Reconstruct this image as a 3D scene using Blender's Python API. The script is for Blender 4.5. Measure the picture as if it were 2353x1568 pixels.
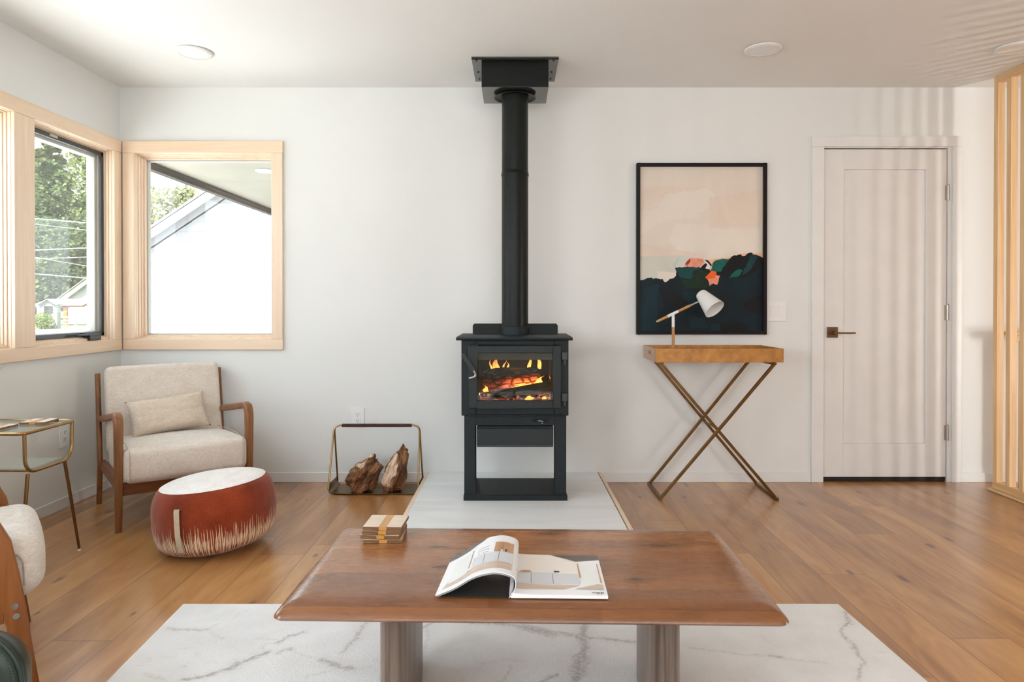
import bpy, bmesh, math, random
from math import pi, sin, cos, tan, radians, sqrt, atan2
from mathutils import Vector, Matrix, noise as mnoise
random.seed(7)
for o in list(bpy.data.objects):
    bpy.data.objects.remove(o)
SC = bpy.context.scene
COL = SC.collection

# ------------------------------------------------------------------ camera
F = 1569.0
cam_d = bpy.data.cameras.new('camera')
cam = bpy.data.objects.new('camera', cam_d)
COL.objects.link(cam)
cam_d.sensor_width = 36.0
cam_d.lens = F / 2353.0 * 36.0
PITCH = 0.38
cam.location = (0, 0, 1.097)
cam.rotation_euler = (radians(90 - PITCH), 0, 0)
cam_d.shift_x = -4.5 / 2353.0
cam_d.shift_y = -(784 - 701 - F * tan(radians(PITCH))) / 2353.0
cam_d.clip_start = 0.05
cam_d.clip_end = 400
SC.camera = cam

# ------------------------------------------------------------------ colour management
SC.view_settings.view_transform = 'Standard'
SC.view_settings.look = 'None'
SC.view_settings.gamma = 1
SC.view_settings.use_curve_mapping = False
SC.view_settings.exposure = -0.06

# ------------------------------------------------------------------ world, sun, daylight
W = bpy.data.worlds.new('sky')
SC.world = W
W.use_nodes = True
wn = W.node_tree
for n in list(wn.nodes):
    wn.nodes.remove(n)
wo = wn.nodes.new('ShaderNodeOutputWorld')
wb = wn.nodes.new('ShaderNodeBackground')
wtc = wn.nodes.new('ShaderNodeTexCoord')
wsep = wn.nodes.new('ShaderNodeSeparateXYZ')
wr = wn.nodes.new('ShaderNodeValToRGB')
wr.color_ramp.elements[0].position = 0.0
wr.color_ramp.elements[0].color = (0.93, 0.97, 1.0, 1)
wr.color_ramp.elements[1].position = 0.6
wr.color_ramp.elements[1].color = (0.62, 0.80, 1.0, 1)
wn.links.new(wtc.outputs['Generated'], wsep.inputs[0])
wn.links.new(wsep.outputs['Z'], wr.inputs[0])
wn.links.new(wr.outputs[0], wb.inputs['Color'])
wb.inputs['Strength'].default_value = 5.5
wn.links.new(wb.outputs[0], wo.inputs['Surface'])


def lamp(name, kind, loc, power, color=(1, 1, 1), size=1.0, size_y=None, target=None, spread=None, angle=None):
    d = bpy.data.lights.new(name, kind)
    d.energy = power
    d.color = color
    if kind == 'AREA':
        d.shape = 'RECTANGLE'
        d.size = size
        d.size_y = size_y or size
        if spread:
            d.spread = spread
    if angle is not None:
        d.angle = angle
    o = bpy.data.objects.new(name, d)
    COL.objects.link(o)
    o.location = loc
    if target is not None:
        o.rotation_euler = (Vector(target) - Vector(loc)).to_track_quat('-Z', 'Y').to_euler()
    return o


lamp('sun', 'SUN', (0, 0, 20), 28.0, (1.0, 0.95, 0.87), target=(0.12, 0.52, 20 - 0.85), angle=radians(0.6))
# area lights standing in for daylight at openings outside the frame
lamp('daylight_rear_window', 'AREA', (0.2, -3.28, 1.65), 22, (0.97, 0.98, 1.0), 4.6, 1.3, target=(0.2, 4, 1.5))
lamp('side_fill_light', 'AREA', (-2.45, -0.6, 1.45), 42, (0.90, 0.95, 1.0), 1.9, 1.2, target=(4, -0.2, 1.7))  # unseen left opening added to light the room from that side
lamp('daylight_stair_window', 'AREA', (5.35, 1.0, 0.80), 66, (1.0, 0.97, 0.93), 0.28, 1.1, target=(2.0, 3.0, 1.7))


# ------------------------------------------------------------------ node helpers
class NT:
    def __init__(s, name):
        s.m = bpy.data.materials.new(name)
        s.m.use_nodes = True
        s.t = s.m.node_tree
        s.b = s.t.nodes.get('Principled BSDF')
        s.out = s.t.nodes.get('Material Output')
        s.tc = None

    def n(s, typ, ins=None, **kw):
        nd = s.t.nodes.new('ShaderNode' + typ)
        for k, v in kw.items():
            setattr(nd, k, v)
        for k, v in (ins or {}).items():
            s.set(nd.inputs[k], v)
        return nd

    def set(s, inp, v):
        if hasattr(v, 'links') and hasattr(v, 'is_output'):
            s.t.links.new(v, inp)
        elif isinstance(v, (tuple, list)) and len(v) == 3 and inp.type == 'RGBA':
            inp.default_value = (*v, 1)
        else:
            inp.default_value = v

    def co(s, which='Object'):
        if not s.tc:
            s.tc = s.n('TexCoord')
        return s.tc.outputs[which]

    def xyz(s, vec=None):
        return s.n('SeparateXYZ', {0: vec or s.co()}).outputs

    def comb(s, x=0.0, y=0.0, z=0.0):
        return s.n('CombineXYZ', {0: x, 1: y, 2: z}).outputs[0]

    def math(s, op, a, b=0.0, c=0.0):
        nd = s.n('Math', operation=op)
        s.set(nd.inputs[0], a)
        s.set(nd.inputs[1], b)
        s.set(nd.inputs[2], c)
        return nd.outputs[0]

    def map(s, vec, scale=(1, 1, 1), loc=(0, 0, 0), rot=(0, 0, 0)):
        return s.n('Mapping', {'Vector': vec, 'Scale': scale, 'Location': loc, 'Rotation': rot}).outputs[0]

    def noise(s, vec=None, scale=5.0, detail=4.0, rough=0.5, dist=0.0, dim='3D', w=0.0, col=False):
        nd = s.n('TexNoise', noise_dimensions=dim)
        if dim != '1D':
            s.set(nd.inputs['Vector'], vec if vec is not None else s.co())
        if dim in ('1D', '4D'):
            s.set(nd.inputs['W'], w)
        s.set(nd.inputs['Scale'], scale)
        s.set(nd.inputs['Detail'], detail)
        s.set(nd.inputs['Roughness'], rough)
        s.set(nd.inputs['Distortion'], dist)
        return nd.outputs['Color' if col else 'Fac']

    def ramp(s, fac, stops, interp='LINEAR'):
        nd = s.n('ValToRGB', {0: fac})
        cr = nd.color_ramp
        cr.interpolation = interp
        while len(cr.elements) < len(stops):
            cr.elements.new(0.5)
        for e, (p, c) in zip(cr.elements, stops):
            e.position = p
            e.color = (*c, 1) if isinstance(c, (tuple, list)) else (c, c, c, 1)
        return nd.outputs[0]

    def mix(s, f, a, b, mode='MIX'):
        nd = s.n('Mix', data_type='RGBA', blend_type=mode)
        s.set(nd.inputs[0], f)
        s.set(nd.inputs[6], a)
        s.set(nd.inputs[7], b)
        return nd.outputs[2]

    def bump(s, h, strength=0.2, dist=0.01, normal=None):
        nd = s.n('Bump', {'Height': h, 'Strength': strength, 'Distance': dist})
        if normal:
            s.set(nd.inputs['Normal'], normal)
        s.set(s.b.inputs['Normal'], nd.outputs[0])
        return nd.outputs[0]

    def base(s, c):
        s.set(s.b.inputs['Base Color'], c)
        return s

    def rough(s, r):
        s.set(s.b.inputs['Roughness'], r)
        return s

    def metal(s, r):
        s.set(s.b.inputs['Metallic'], r)
        return s

    def inp(s, k, v):
        s.set(s.b.inputs[k], v)
        return s


def srgb(r, g, b):
    def f(c):
        c /= 255.0
        return c / 12.92 if c <= 0.04045 else ((c + 0.055) / 1.055) ** 2.4
    return (f(r), f(g), f(b))


def plain(name, c, rough=0.5, metal=0.0, var=0.06, vscale=8.0, bump=0.0, bscale=200.0, spec=None):
    m = NT(name)
    nz = m.noise(scale=vscale, detail=3)
    c0 = tuple(max(0, x * (1 - var)) for x in c)
    c1 = tuple(min(1, x * (1 + var)) for x in c)
    m.base(m.ramp(nz, [(0.3, c0), (0.7, c1)])).rough(rough).metal(metal)
    if bump:
        m.bump(m.noise(scale=bscale, detail=3), bump, 0.002)
    if spec is not None:
        m.inp('Specular IOR Level', spec)
    return m.m


def wood(name, dark, light, axis=2, rough=0.45, across=14.0, along=0.9, fine=90.0, bump=0.06, contrast=(0.3, 0.7), coat=0.0, seed=0.0):
    m = NT(name)
    sc = [across] * 3
    sc[axis] = along
    sf = [fine] * 3
    sf[axis] = fine * 0.03
    v = m.map(m.co(), tuple(sc), (seed, seed * 2, seed * 3))
    a = m.noise(v, 1.0, 5, 0.6, 1.2)
    b = m.noise(m.map(m.co(), tuple(sf)), 1.0, 3, 0.6)
    c = m.math('ADD', m.math('MULTIPLY', a, 0.75), m.math('MULTIPLY', b, 0.25))
    mid = tuple((x + y) / 2 for x, y in zip(dark, light))
    m.base(m.ramp(c, [(contrast[0], dark), (0.5, mid), (contrast[1], light)])).rough(rough)
    m.bump(b, bump, 0.002)
    if coat:
        m.inp('Coat Weight', coat)
        m.inp('Coat Roughness', 0.25)
    return m.m


def fabric(name, c, c2, scale=420.0, bump=0.25):
    m = NT(name)
    a = m.noise(m.map(m.co(), (scale, scale, scale * 0.12)), 1.0, 2)
    b = m.noise(m.map(m.co(), (scale * 0.12, scale * 0.12, scale)), 1.0, 2)
    big = m.noise(scale=14.0, detail=3)
    f = m.math('ADD', m.math('MULTIPLY', m.math('ADD', a, b), 0.42), m.math('MULTIPLY', big, 0.16))
    m.base(m.ramp(f, [(0.36, c2), (0.62, c)])).rough(0.92)
    m.inp('Specular IOR Level', 0.15)
    m.inp('Sheen Weight', 0.15)
    m.bump(m.math('ADD', a, b), bump, 0.0012)
    return m.m


# ------------------------------------------------------------------ materials
MAT = {}
m = NT('wall_paint')
m.base(m.ramp(m.noise(scale=1.3, detail=2), [(0.3, (0.795, 0.80, 0.775)), (0.7, (0.82, 0.825, 0.80))])).rough(0.75)
m.bump(m.noise(scale=160, detail=3), 0.05, 0.001)
MAT['wall'] = m.m
m = NT('ceiling_paint')
m.base(m.ramp(m.noise(scale=1.1, detail=2), [(0.3, (0.84, 0.83, 0.81)), (0.7, (0.87, 0.86, 0.84))])).rough(0.8)
m.bump(m.noise(scale=120, detail=3), 0.04, 0.001)
MAT['ceiling'] = m.m
MAT['trim'] = plain('trim_paint', (0.82, 0.815, 0.795), 0.4, var=0.02)
MAT['door_paint'] = plain('door_paint', (0.80, 0.785, 0.76), 0.42, var=0.02)
MAT['plastic'] = plain('white_plastic', (0.86, 0.86, 0.85), 0.35, var=0.01)
MAT['socket_dark'] = plain('socket_slots', (0.03, 0.03, 0.03), 0.6)
MAT['pine'] = wood('pale_pine', srgb(229, 200, 170), srgb(245, 225, 201), 2, 0.42, 16, 0.8, seed=1)
MAT['pine_h'] = wood('pale_pine_board', srgb(229, 198, 166), srgb(245, 223, 197), 1, 0.42, 16, 0.8, seed=2)
MAT['pine_hx'] = wood('pale_pine_board_across', srgb(229, 198, 166), srgb(245, 223, 197), 0, 0.42, 16, 0.8, seed=5)
MAT['slat'] = wood('golden_pine', srgb(206, 160, 104), srgb(240, 206, 160), 2, 0.5, 30, 1.0, seed=3)
MAT['slat_h'] = wood('golden_pine_rail', srgb(206, 160, 104), srgb(238, 204, 158), 1, 0.5, 30, 1.0, seed=4)
MAT['slat_hx'] = wood('golden_pine_cap', srgb(206, 160, 104), srgb(238, 204, 158), 0, 0.5, 30, 1.0, seed=4)
MAT['walnut'] = wood('chair_wood', srgb(98, 58, 28), srgb(158, 102, 54), 2, 0.38, 22, 1.4, seed=6)
MAT['walnut_h'] = wood('chair_wood_rail', srgb(92, 52, 24), srgb(150, 94, 50), 0, 0.38, 22, 1.4, seed=7)
MAT['teak'] = wood('orange_chair_wood', srgb(112, 62, 24), srgb(160, 96, 44), 2, 0.4, 22, 1.4, seed=8)
MAT['linen'] = fabric('beige_linen', srgb(232, 222, 210), srgb(206, 192, 178))
MAT['linen_pillow'] = fabric('beige_pillow_linen', srgb(222, 208, 190), srgb(196, 178, 158))
MAT['piping'] = fabric('seam_thread', srgb(200, 186, 168), srgb(180, 164, 146))
MAT['brass'] = plain('aged_brass', srgb(164, 134, 90), 0.28, 1.0, var=0.12, vscale=20)
MAT['brass_dark'] = plain('antique_brass', srgb(122, 92, 56), 0.32, 1.0, var=0.18, vscale=16)
MAT['gold_leaf'] = plain('gold_leaf', srgb(182, 128, 68), 0.42, 0.35, var=0.24, vscale=22, bump=0.05, bscale=60)
MAT['gold_side'] = plain('gold_leaf_pale', srgb(200, 168, 140), 0.45, 0.3, var=0.1, vscale=22)
MAT['nickel'] = plain('satin_nickel', (0.50, 0.47, 0.43), 0.32, 1.0, var=0.05)
MAT['bronze'] = plain('dark_bronze', srgb(120, 98, 76), 0.35, 1.0, var=0.08)
MAT['stove'] = plain('charcoal_stove_paint', (0.010, 0.016, 0.018), 0.5, 0.0, var=0.15, vscale=40, bump=0.12, bscale=500, spec=0.3)
MAT['stove_dark'] = plain('black_pipe_paint', (0.006, 0.0085, 0.007), 0.38, 0.0, var=0.15, vscale=30, bump=0.08, bscale=400, spec=0.22)
MAT['stove_door'] = plain('charcoal_door_paint', (0.017, 0.022, 0.024), 0.5, 0.0, var=0.12, vscale=60, bump=0.14, bscale=500, spec=0.35)
MAT['stove_hw'] = plain('grey_stove_hardware', (0.035, 0.042, 0.042), 0.4, 0.2, var=0.1)
MAT['stove_sheen'] = plain('box_underside_sheen', (0.10, 0.10, 0.092), 0.16, 0.6, var=0.1, vscale=20, spec=1.0)  # paler, glossier copy of the black paint; wall reflections put into its colour
MAT['steel'] = plain('bare_steel', (0.45, 0.45, 0.44), 0.3, 1.0)
MAT['baffle'] = plain('smoked_metal', (0.10, 0.11, 0.11), 0.5, 0.6, var=0.2)
MAT['black_wood'] = plain('black_frame', (0.010, 0.007, 0.007), 0.45, var=0.2, spec=0.2)
MAT['black_plastic'] = plain('black_plastic', (0.02, 0.024, 0.026), 0.3, var=0.1)
MAT['sash_white'] = plain('white_sash', (0.50, 0.48, 0.43), 0.4, var=0.02)
MAT['leather_wrap'] = plain('brown_leather_wrap', srgb(74, 44, 36), 0.55, var=0.25, vscale=90, bump=0.3, bscale=300)
MAT['white_enamel'] = plain('white_enamel', (0.80, 0.79, 0.76), 0.35, var=0.01)
MAT['oak_small'] = wood('lamp_oak', srgb(176, 116, 62), srgb(206, 150, 92), 2, 0.4, 60, 4)
MAT['sweep'] = plain('black_door_sweep', (0.006, 0.006, 0.007), 0.5)
MAT['strap'] = fabric('cream_strap', srgb(214, 200, 176), srgb(190, 174, 148))
MAT['leaf'] = plain('dark_leaf', (0.012, 0.035, 0.020), 0.3, var=0.4, vscale=20)
MAT['leaf_edge'] = plain('yellow_leaf_edge', (0.45, 0.40, 0.15), 0.4)
MAT['pot'] = plain('white_pot', (0.7, 0.68, 0.64), 0.4)
MAT['soil'] = plain('soil', (0.03, 0.02, 0.014), 0.9, var=0.4, vscale=60, bump=0.6, bscale=90)

# glass: straight-through pane with a thin reflection
m = NT('window_glass')
fr = m.n('MapRange', {0: m.math('POWER', m.n('LayerWeight', {'Blend': 0.5}).outputs['Facing'], 5.0), 3: 0.035, 4: 0.8})
tr = m.n('BsdfTransparent', {'Color': (0.97, 0.985, 0.98, 1)})
gl = m.n('BsdfGlossy', {'Roughness': 0.01, 'Color': (1, 1, 1, 1)})
mx = m.n('MixShader', {0: fr.outputs[0], 1: tr.outputs[0], 2: gl.outputs[0]})
m.t.links.new(mx.outputs[0], m.out.inputs['Surface'])
MAT['glass'] = m.m
m = NT('stove_glass')
fr = m.n('MapRange', {0: m.math('POWER', m.n('LayerWeight', {'Blend': 0.5}).outputs['Facing'], 5.0), 3: 0.03, 4: 0.8})
tr = m.n('BsdfTransparent', {'Color': (0.80, 0.78, 0.74, 1)})
gl = m.n('BsdfGlossy', {'Roughness': 0.03, 'Color': (0.9, 1, 1, 1)})
mx = m.n('MixShader', {0: fr.outputs[0], 1: tr.outputs[0], 2: gl.outputs[0]})
m.t.links.new(mx.outputs[0], m.out.inputs['Surface'])
MAT['stove_glass'] = m.m
m = NT('table_glass')
fr = m.n('MapRange', {0: m.math('POWER', m.n('LayerWeight', {'Blend': 0.5}).outputs['Facing'], 4.0), 3: 0.045, 4: 0.9})
tr = m.n('BsdfTransparent', {'Color': (0.90, 0.95, 0.94, 1)})
gl = m.n('BsdfGlossy', {'Roughness': 0.02, 'Color': (0.95, 1, 0.98, 1)})
mx = m.n('MixShader', {0: fr.outputs[0], 1: tr.outputs[0], 2: gl.outputs[0]})
m.t.links.new(mx.outputs[0], m.out.inputs['Surface'])
MAT['table_glass'] = m.m
# insect screen: fine grey mesh, mostly open
m = NT('insect_screen')
tr = m.n('BsdfTransparent')
df = m.n('BsdfDiffuse', {'Color': (0.5, 0.52, 0.5, 1)})
mx = m.n('MixShader', {0: 0.16, 1: tr.outputs[0], 2: df.outputs[0]})
m.t.links.new(mx.outputs[0], m.out.inputs['Surface'])
MAT['screen'] = m.m

# oak plank floor: boards 0.196 m wide running towards the stove wall
m = NT('oak_plank_floor')
x, y, z = m.xyz()
px = m.math('DIVIDE', m.math('ADD', x, 0.134), 0.196)
idx = m.math('FLOOR', px)
w1 = m.n('TexWhiteNoise', {'W': idx}, noise_dimensions='1D').outputs['Value']
py = m.math('DIVIDE', m.math('ADD', y, m.math('MULTIPLY', w1, 7.3)), 1.75)
idy = m.math('FLOOR', py)
wv = m.n('TexWhiteNoise', {'Vector': m.comb(idx, idy, 0.0)}, noise_dimensions='3D')
rnd = wv.outputs['Value']
rc = m.xyz(wv.outputs['Color'])
vv = m.comb(m.math('ADD', m.math('MULTIPLY', x, 6.0), m.math('MULTIPLY', rnd, 37.0)), m.math('MULTIPLY', y, 1.0), m.math('MULTIPLY', rnd, 19.0))
g1 = m.noise(vv, 1.0, 5, 0.55, 1.0)
ff = m.comb(m.math('MULTIPLY', x, 240.0), m.math('MULTIPLY', y, 2.5), m.math('MULTIPLY', rnd, 9.0))
g2 = m.noise(ff, 1.0, 2, 0.5, 0.0)
warp = m.noise(m.comb(m.math('MULTIPLY', x, 4.0), m.math('MULTIPLY', y, 0.8), m.math('MULTIPLY', rnd, 23.0)), 1.0, 3, 0.5, 0.4)
ring = m.math('SINE', m.math('MULTIPLY', m.math('ADD', warp, m.math('MULTIPLY', x, 0.6)), 95.0))
g = m.math('ADD', m.math('MULTIPLY', g1, 0.80), m.math('ADD', m.math('MULTIPLY', g2, 0.08), m.math('MULTIPLY', ring, 0.024)))
g = m.math('ADD', g, 0.04)
colr = m.ramp(g, [(0.30, srgb(152, 100, 50)), (0.47, srgb(188, 136, 80)), (0.66, srgb(212, 166, 106))])
tone = m.ramp(rc[0], [(0.0, (0.66, 0.58, 0.50)), (0.35, (0.80, 0.74, 0.67)), (0.7, (0.90, 0.84, 0.77)), (1.0, (1.03, 1.01, 0.97))])
colr = m.mix(1.0, colr, tone, 'MULTIPLY')
colr = m.mix(m.math('MULTIPLY', rc[1], 0.25), colr, srgb(186, 132, 80))
vo = m.n('TexVoronoi', {'Vector': m.comb(m.math('ADD', m.math('MULTIPLY', x, 3.4), m.math('MULTIPLY', rnd, 4.0)), m.math('MULTIPLY', y, 1.3), 0.0), 'Scale': 1.0}, voronoi_dimensions='2D')
kn = vo.outputs['Distance']
knsz = m.math('MULTIPLY', m.xyz(vo.outputs['Color'])[0], 0.075)
kd = m.math('DIVIDE', m.math('ADD', kn, m.math('MULTIPLY', m.math('SUBTRACT', m.noise(scale=40, detail=2), 0.5), 0.05)), m.math('ADD', knsz, 0.01))
colr = m.mix(m.ramp(kd, [(0.35, 0.80), (0.75, 0.35), (1.0, 0.16), (2.4, 0.0)]), colr, srgb(84, 50, 30))
ex = m.math('ABSOLUTE', m.math('SUBTRACT', m.math('FRACT', px), 0.5))
ey = m.math('ABSOLUTE', m.math('SUBTRACT', m.math('FRACT', py), 0.5))
gap = m.math('MAXIMUM', m.math('GREATER_THAN', ex, 0.4910), m.math('GREATER_THAN', ey, 0.4990))
colr = m.mix(m.math('MULTIPLY', gap, 0.55), colr, srgb(84, 50, 28))
m.base(colr).rough(m.ramp(g2, [(0.3, 0.40), (0.7, 0.33)]))
m.inp('Specular IOR Level', 0.5)
m.inp('Coat Weight', 0.75)
m.inp('Coat IOR', 1.55)
m.inp('Coat Roughness', 0.24)
m.bump(m.math('SUBTRACT', m.math('MULTIPLY', g2, 0.12), m.math('MULTIPLY', gap, 1.0)), 0.10, 0.002)
MAT['floor'] = m.m

# coffee table top: boards run across (along x)
m = NT('coffee_table_wood')
x, y, z = m.xyz()
pb = m.math('DIVIDE', m.math('ADD', y, 0.02), 0.088)
ib = m.math('FLOOR', pb)
wvx = m.n('TexWhiteNoise', {'W': ib}, noise_dimensions='1D')
pbx = m.math('DIVIDE', m.math('ADD', x, m.math('MULTIPLY', wvx.outputs['Value'], 3.0)), 1.05)
wv = m.n('TexWhiteNoise', {'Vector': m.comb(ib, m.math('FLOOR', pbx), 2.0)}, noise_dimensions='3D')
rnd = wv.outputs['Value']
rc = m.xyz(wv.outputs['Color'])
vv = m.comb(m.math('MULTIPLY', x, 1.3), m.math('ADD', m.math('MULTIPLY', y, 6.0), m.math('MULTIPLY', rnd, 31.0)), m.math('MULTIPLY', z, 10.0))
g1 = m.noise(vv, 1.0, 3, 0.5, 1.4)
g2 = m.noise(m.comb(m.math('MULTIPLY', x, 10.0), m.math('MULTIPLY', y, 170.0), m.math('MULTIPLY', z, 60.0)), 1.0, 2, 0.5)
g = m.math('ADD', m.math('MULTIPLY', g1, 0.9), m.math('MULTIPLY', g2, 0.1))
colr = m.ramp(g, [(0.22, srgb(108, 64, 30)), (0.42, srgb(136, 86, 45)), (0.58, srgb(150, 98, 55)), (0.78, srgb(168, 116, 70))])
tone = m.ramp(rc[0], [(0.15, (0.78, 0.73, 0.70)), (0.5, (0.98, 0.96, 0.95)), (0.85, (1.22, 1.25, 1.27))])
colr = m.mix(1.0, colr, tone, 'MULTIPLY')
kv = m.n('TexVoronoi', {'Vector': m.comb(m.math('MULTIPLY', x, 2.2), m.math('MULTIPLY', y, 5.5), 0.0), 'Scale': 1.0}, voronoi_dimensions='2D').outputs['Distance']
kn = m.math('ADD', kv, m.math('MULTIPLY', m.math('SUBTRACT', m.noise(scale=22, detail=2), 0.5), 0.10))
colr = m.mix(m.ramp(kn, [(0.02, 0.75), (0.06, 0.35), (0.16, 0.0)]), colr, srgb(58, 30, 16))
seam = m.math('GREATER_THAN', m.math('ABSOLUTE', m.math('SUBTRACT', m.math('FRACT', pb), 0.5)), 0.484)
colr = m.mix(m.math('MULTIPLY', seam, 0.40), colr, srgb(84, 46, 24))
m.base(colr).rough(m.ramp(g2, [(0.3, 0.30), (0.7, 0.24)]))
m.inp('Coat Weight', 0.4)
m.inp('Coat Roughness', 0.2)
MAT['table_top'] = m.m
MAT['table_leg'] = wood('coffee_table_leg_wood', srgb(84, 66, 54), srgb(142, 124, 110), 2, 0.3, 34, 1.0, contrast=(0.36, 0.66), seed=9)

# hearth slab
m = NT('white_hearth_slab')
a = m.noise(m.map(m.co(), (1.2, 5, 5)), 1.0, 5, 0.6, 1.0)
m.base(m.ramp(a, [(0.3, (0.82, 0.82, 0.81)), (0.6, (0.91, 0.92, 0.92))])).rough(0.38)
m.bump(m.noise(scale=40, detail=3), 0.04, 0.002)
MAT['hearth'] = m.m

# bark and split wood
m = NT('split_firewood')
a = m.noise(m.map(m.co(), (30, 30, 7)), 1.0, 6, 0.65, 1.5)
b = m.noise(scale=9, detail=3)
cc = m.ramp(a, [(0.30, srgb(50, 30, 18)), (0.5, srgb(128, 84, 50)), (0.68, srgb(176, 128, 88))])
m.base(m.mix(m.ramp(b, [(0.52, 0.0), (0.60, 0.55)]), cc, srgb(70, 46, 32))).rough(0.85)
m.bump(a, 0.7, 0.012)
MAT['bark'] = m.m
m = NT('pale_split_face')
a = m.noise(m.map(m.co(), (45, 45, 6)), 1.0, 5, 0.6, 1.0)
m.base(m.ramp(a, [(0.3, srgb(150, 108, 76)), (0.55, srgb(218, 188, 160)), (0.7, srgb(232, 208, 184))])).rough(0.8)
m.bump(a, 0.6, 0.006)
MAT['split'] = m.m

# burning log
m = NT('burning_log')
a = m.n('TexVoronoi', {'Vector': m.map(m.co(), (16, 42, 42)), 'Scale': 1.0}, feature='DISTANCE_TO_EDGE').outputs['Distance']
b = m.noise(m.map(m.co(), (14, 60, 60)), 1.0, 5, 0.6, 0.6)
cc = m.ramp(b, [(0.32, (0.012, 0.01, 0.008)), (0.52, (0.09, 0.07, 0.055)), (0.72, (0.30, 0.24, 0.19))])
m.base(m.mix(m.ramp(a, [(0.02, 1.0), (0.10, 0.0)]), cc, (0.004, 0.003, 0.003))).rough(0.9)
gz = m.xyz(m.co('Object'))
low = m.math('MULTIPLY', m.ramp(m.math('ADD', m.math('MULTIPLY', gz[2], -9.0), 0.55), [(0.35, 0.0), (0.95, 1.0)]), m.ramp(m.math('ADD', m.math('MULTIPLY', gz[0], 5.0), 0.6), [(0.25, 0.10), (0.7, 1.0)]))
em = m.math('MULTIPLY', low, m.ramp(m.math('MULTIPLY', a, m.math('ADD', b, 0.3)), [(0.02, 0.15), (0.16, 1.0)]))
m.inp('Emission Color', m.ramp(em, [(0.0, (0.9, 0.05, 0.0)), (0.5, (1.0, 0.22, 0.04)), (1.0, (1.0, 0.5, 0.15))]))
m.inp('Emission Strength', m.math('MULTIPLY', em, 5.5))
m.bump(m.math('ADD', a, b), 0.8, 0.01)
MAT['burn'] = m.m
m = NT('charred_log')
a = m.n('TexVoronoi', {'Vector': m.map(m.co(), (22, 55, 55)), 'Scale': 1.0}, feature='DISTANCE_TO_EDGE').outputs['Distance']
b = m.noise(m.map(m.co(), (14, 60, 60)), 1.0, 5, 0.6, 0.6)
m.base(m.ramp(b, [(0.35, (0.006, 0.005, 0.004)), (0.7, (0.03, 0.022, 0.015))])).rough(0.9)
gz = m.xyz(m.co('Object'))
em = m.math('MULTIPLY', m.ramp(m.math('ADD', m.math('MULTIPLY', gz[2], -16.0), 0.35), [(0.4, 0.0), (1.0, 1.0)]), m.ramp(b, [(0.48, 0.0), (0.62, 1.0)]))
m.inp('Emission Color', (1.0, 0.18, 0.02))
m.inp('Emission Strength', m.math('MULTIPLY', em, 2.0))
m.bump(m.math('ADD', a, b), 0.8, 0.01)
MAT['char'] = m.m
m = NT('ember_bed')
b = m.noise(scale=60, detail=4)
m.base((0.02, 0.015, 0.012)).rough(0.9)
m.inp('Emission Color', m.ramp(b, [(0.45, (0.9, 0.04, 0.0)), (0.7, (1.0, 0.4, 0.08))]))
m.inp('Emission Strength', m.ramp(b, [(0.46, 0.0), (0.66, 1.0)]))
m.bump(b, 0.8, 0.01)
MAT['ember'] = m.m
m = NT('firebrick')
bt = m.n('TexBrick', {'Vector': m.map(m.co(), (1, 1, 1), rot=(radians(90), 0, 0)), 'Color1': (0.016, 0.010, 0.007, 1), 'Color2': (0.007, 0.005, 0.004, 1), 'Mortar': (0.006, 0.005, 0.005, 1), 'Scale': 9.0, 'Mortar Size': 0.02, 'Brick Width': 1.1, 'Row Height': 0.9})
m.base(bt.outputs['Color']).rough(0.9)
m.bump(m.noise(scale=70, detail=4), 0.4, 0.004)
MAT['brick'] = m.m


def flame_mat(name, h, strength):
    m = NT(name)
    gx = m.xyz(m.co('Object'))
    t = m.math('DIVIDE', gx[2], h)
    nz = m.noise(m.map(m.co(), (30, 30, 14)), 1.0, 3, 0.5, 0.8)
    lw = m.n('LayerWeight', {'Blend': 0.35}).outputs['Facing']
    e = m.n('Emission', {'Color': m.ramp(m.math('ADD', t, m.math('MULTIPLY', nz, 0.25)), [(0.05, (1.0, 0.28, 0.03)), (0.35, (1.0, 0.42, 0.09)), (0.9, (1.0, 0.17, 0.02))]), 'Strength': strength})
    tr = m.n('BsdfTransparent')
    f = m.math('MULTIPLY', m.math('SUBTRACT', 1.0, lw), m.ramp(m.math('ADD', nz, m.math('MULTIPLY', t, -0.25)), [(0.22, 0.25), (0.5, 0.95)]))
    mx = m.n('MixShader', {0: f, 1: tr.outputs[0], 2: e.outputs[0]})
    m.t.links.new(mx.outputs[0], m.out.inputs['Surface'])
    return m.m


MAT['flame'] = flame_mat('flame_tall', 0.10, 4.5)
MAT['flame_hot'] = flame_mat('flame_hot', 0.12, 7.0)

# rug: cream pile, taupe and grey veins taken from a per-vertex pattern
m = NT('cream_veined_rug')
at = m.n('Attribute', attribute_name='vein')
tint = m.n('Attribute', attribute_name='taupe')
nz = m.noise(scale=90, detail=3)
nb = m.noise(scale=7, detail=4)
base_c = m.ramp(nb, [(0.3, (0.82, 0.805, 0.785)), (0.65, (0.89, 0.885, 0.875))])
vein = m.math('MULTIPLY', at.outputs['Fac'], m.ramp(nz, [(0.35, 0.45), (0.6, 1.0)]))
tau = m.math('MULTIPLY', tint.outputs['Fac'], m.ramp(nz, [(0.4, 0.25), (0.65, 0.9)]))
cc = m.mix(m.math('MULTIPLY', tau, 0.6), base_c, srgb(176, 154, 130))
cc = m.mix(m.math('MULTIPLY', vein, 0.62), cc, srgb(132, 126, 124))
m.base(cc).rough(0.95)
m.inp('Specular IOR Level', 0.1)
m.inp('Sheen Weight', 0.2)
m.bump(m.noise(m.map(m.co(), (150, 90, 100)), 1.0, 4, 0.65, 0.8), 0.55, 0.006)
MAT['rug'] = m.m

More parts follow.
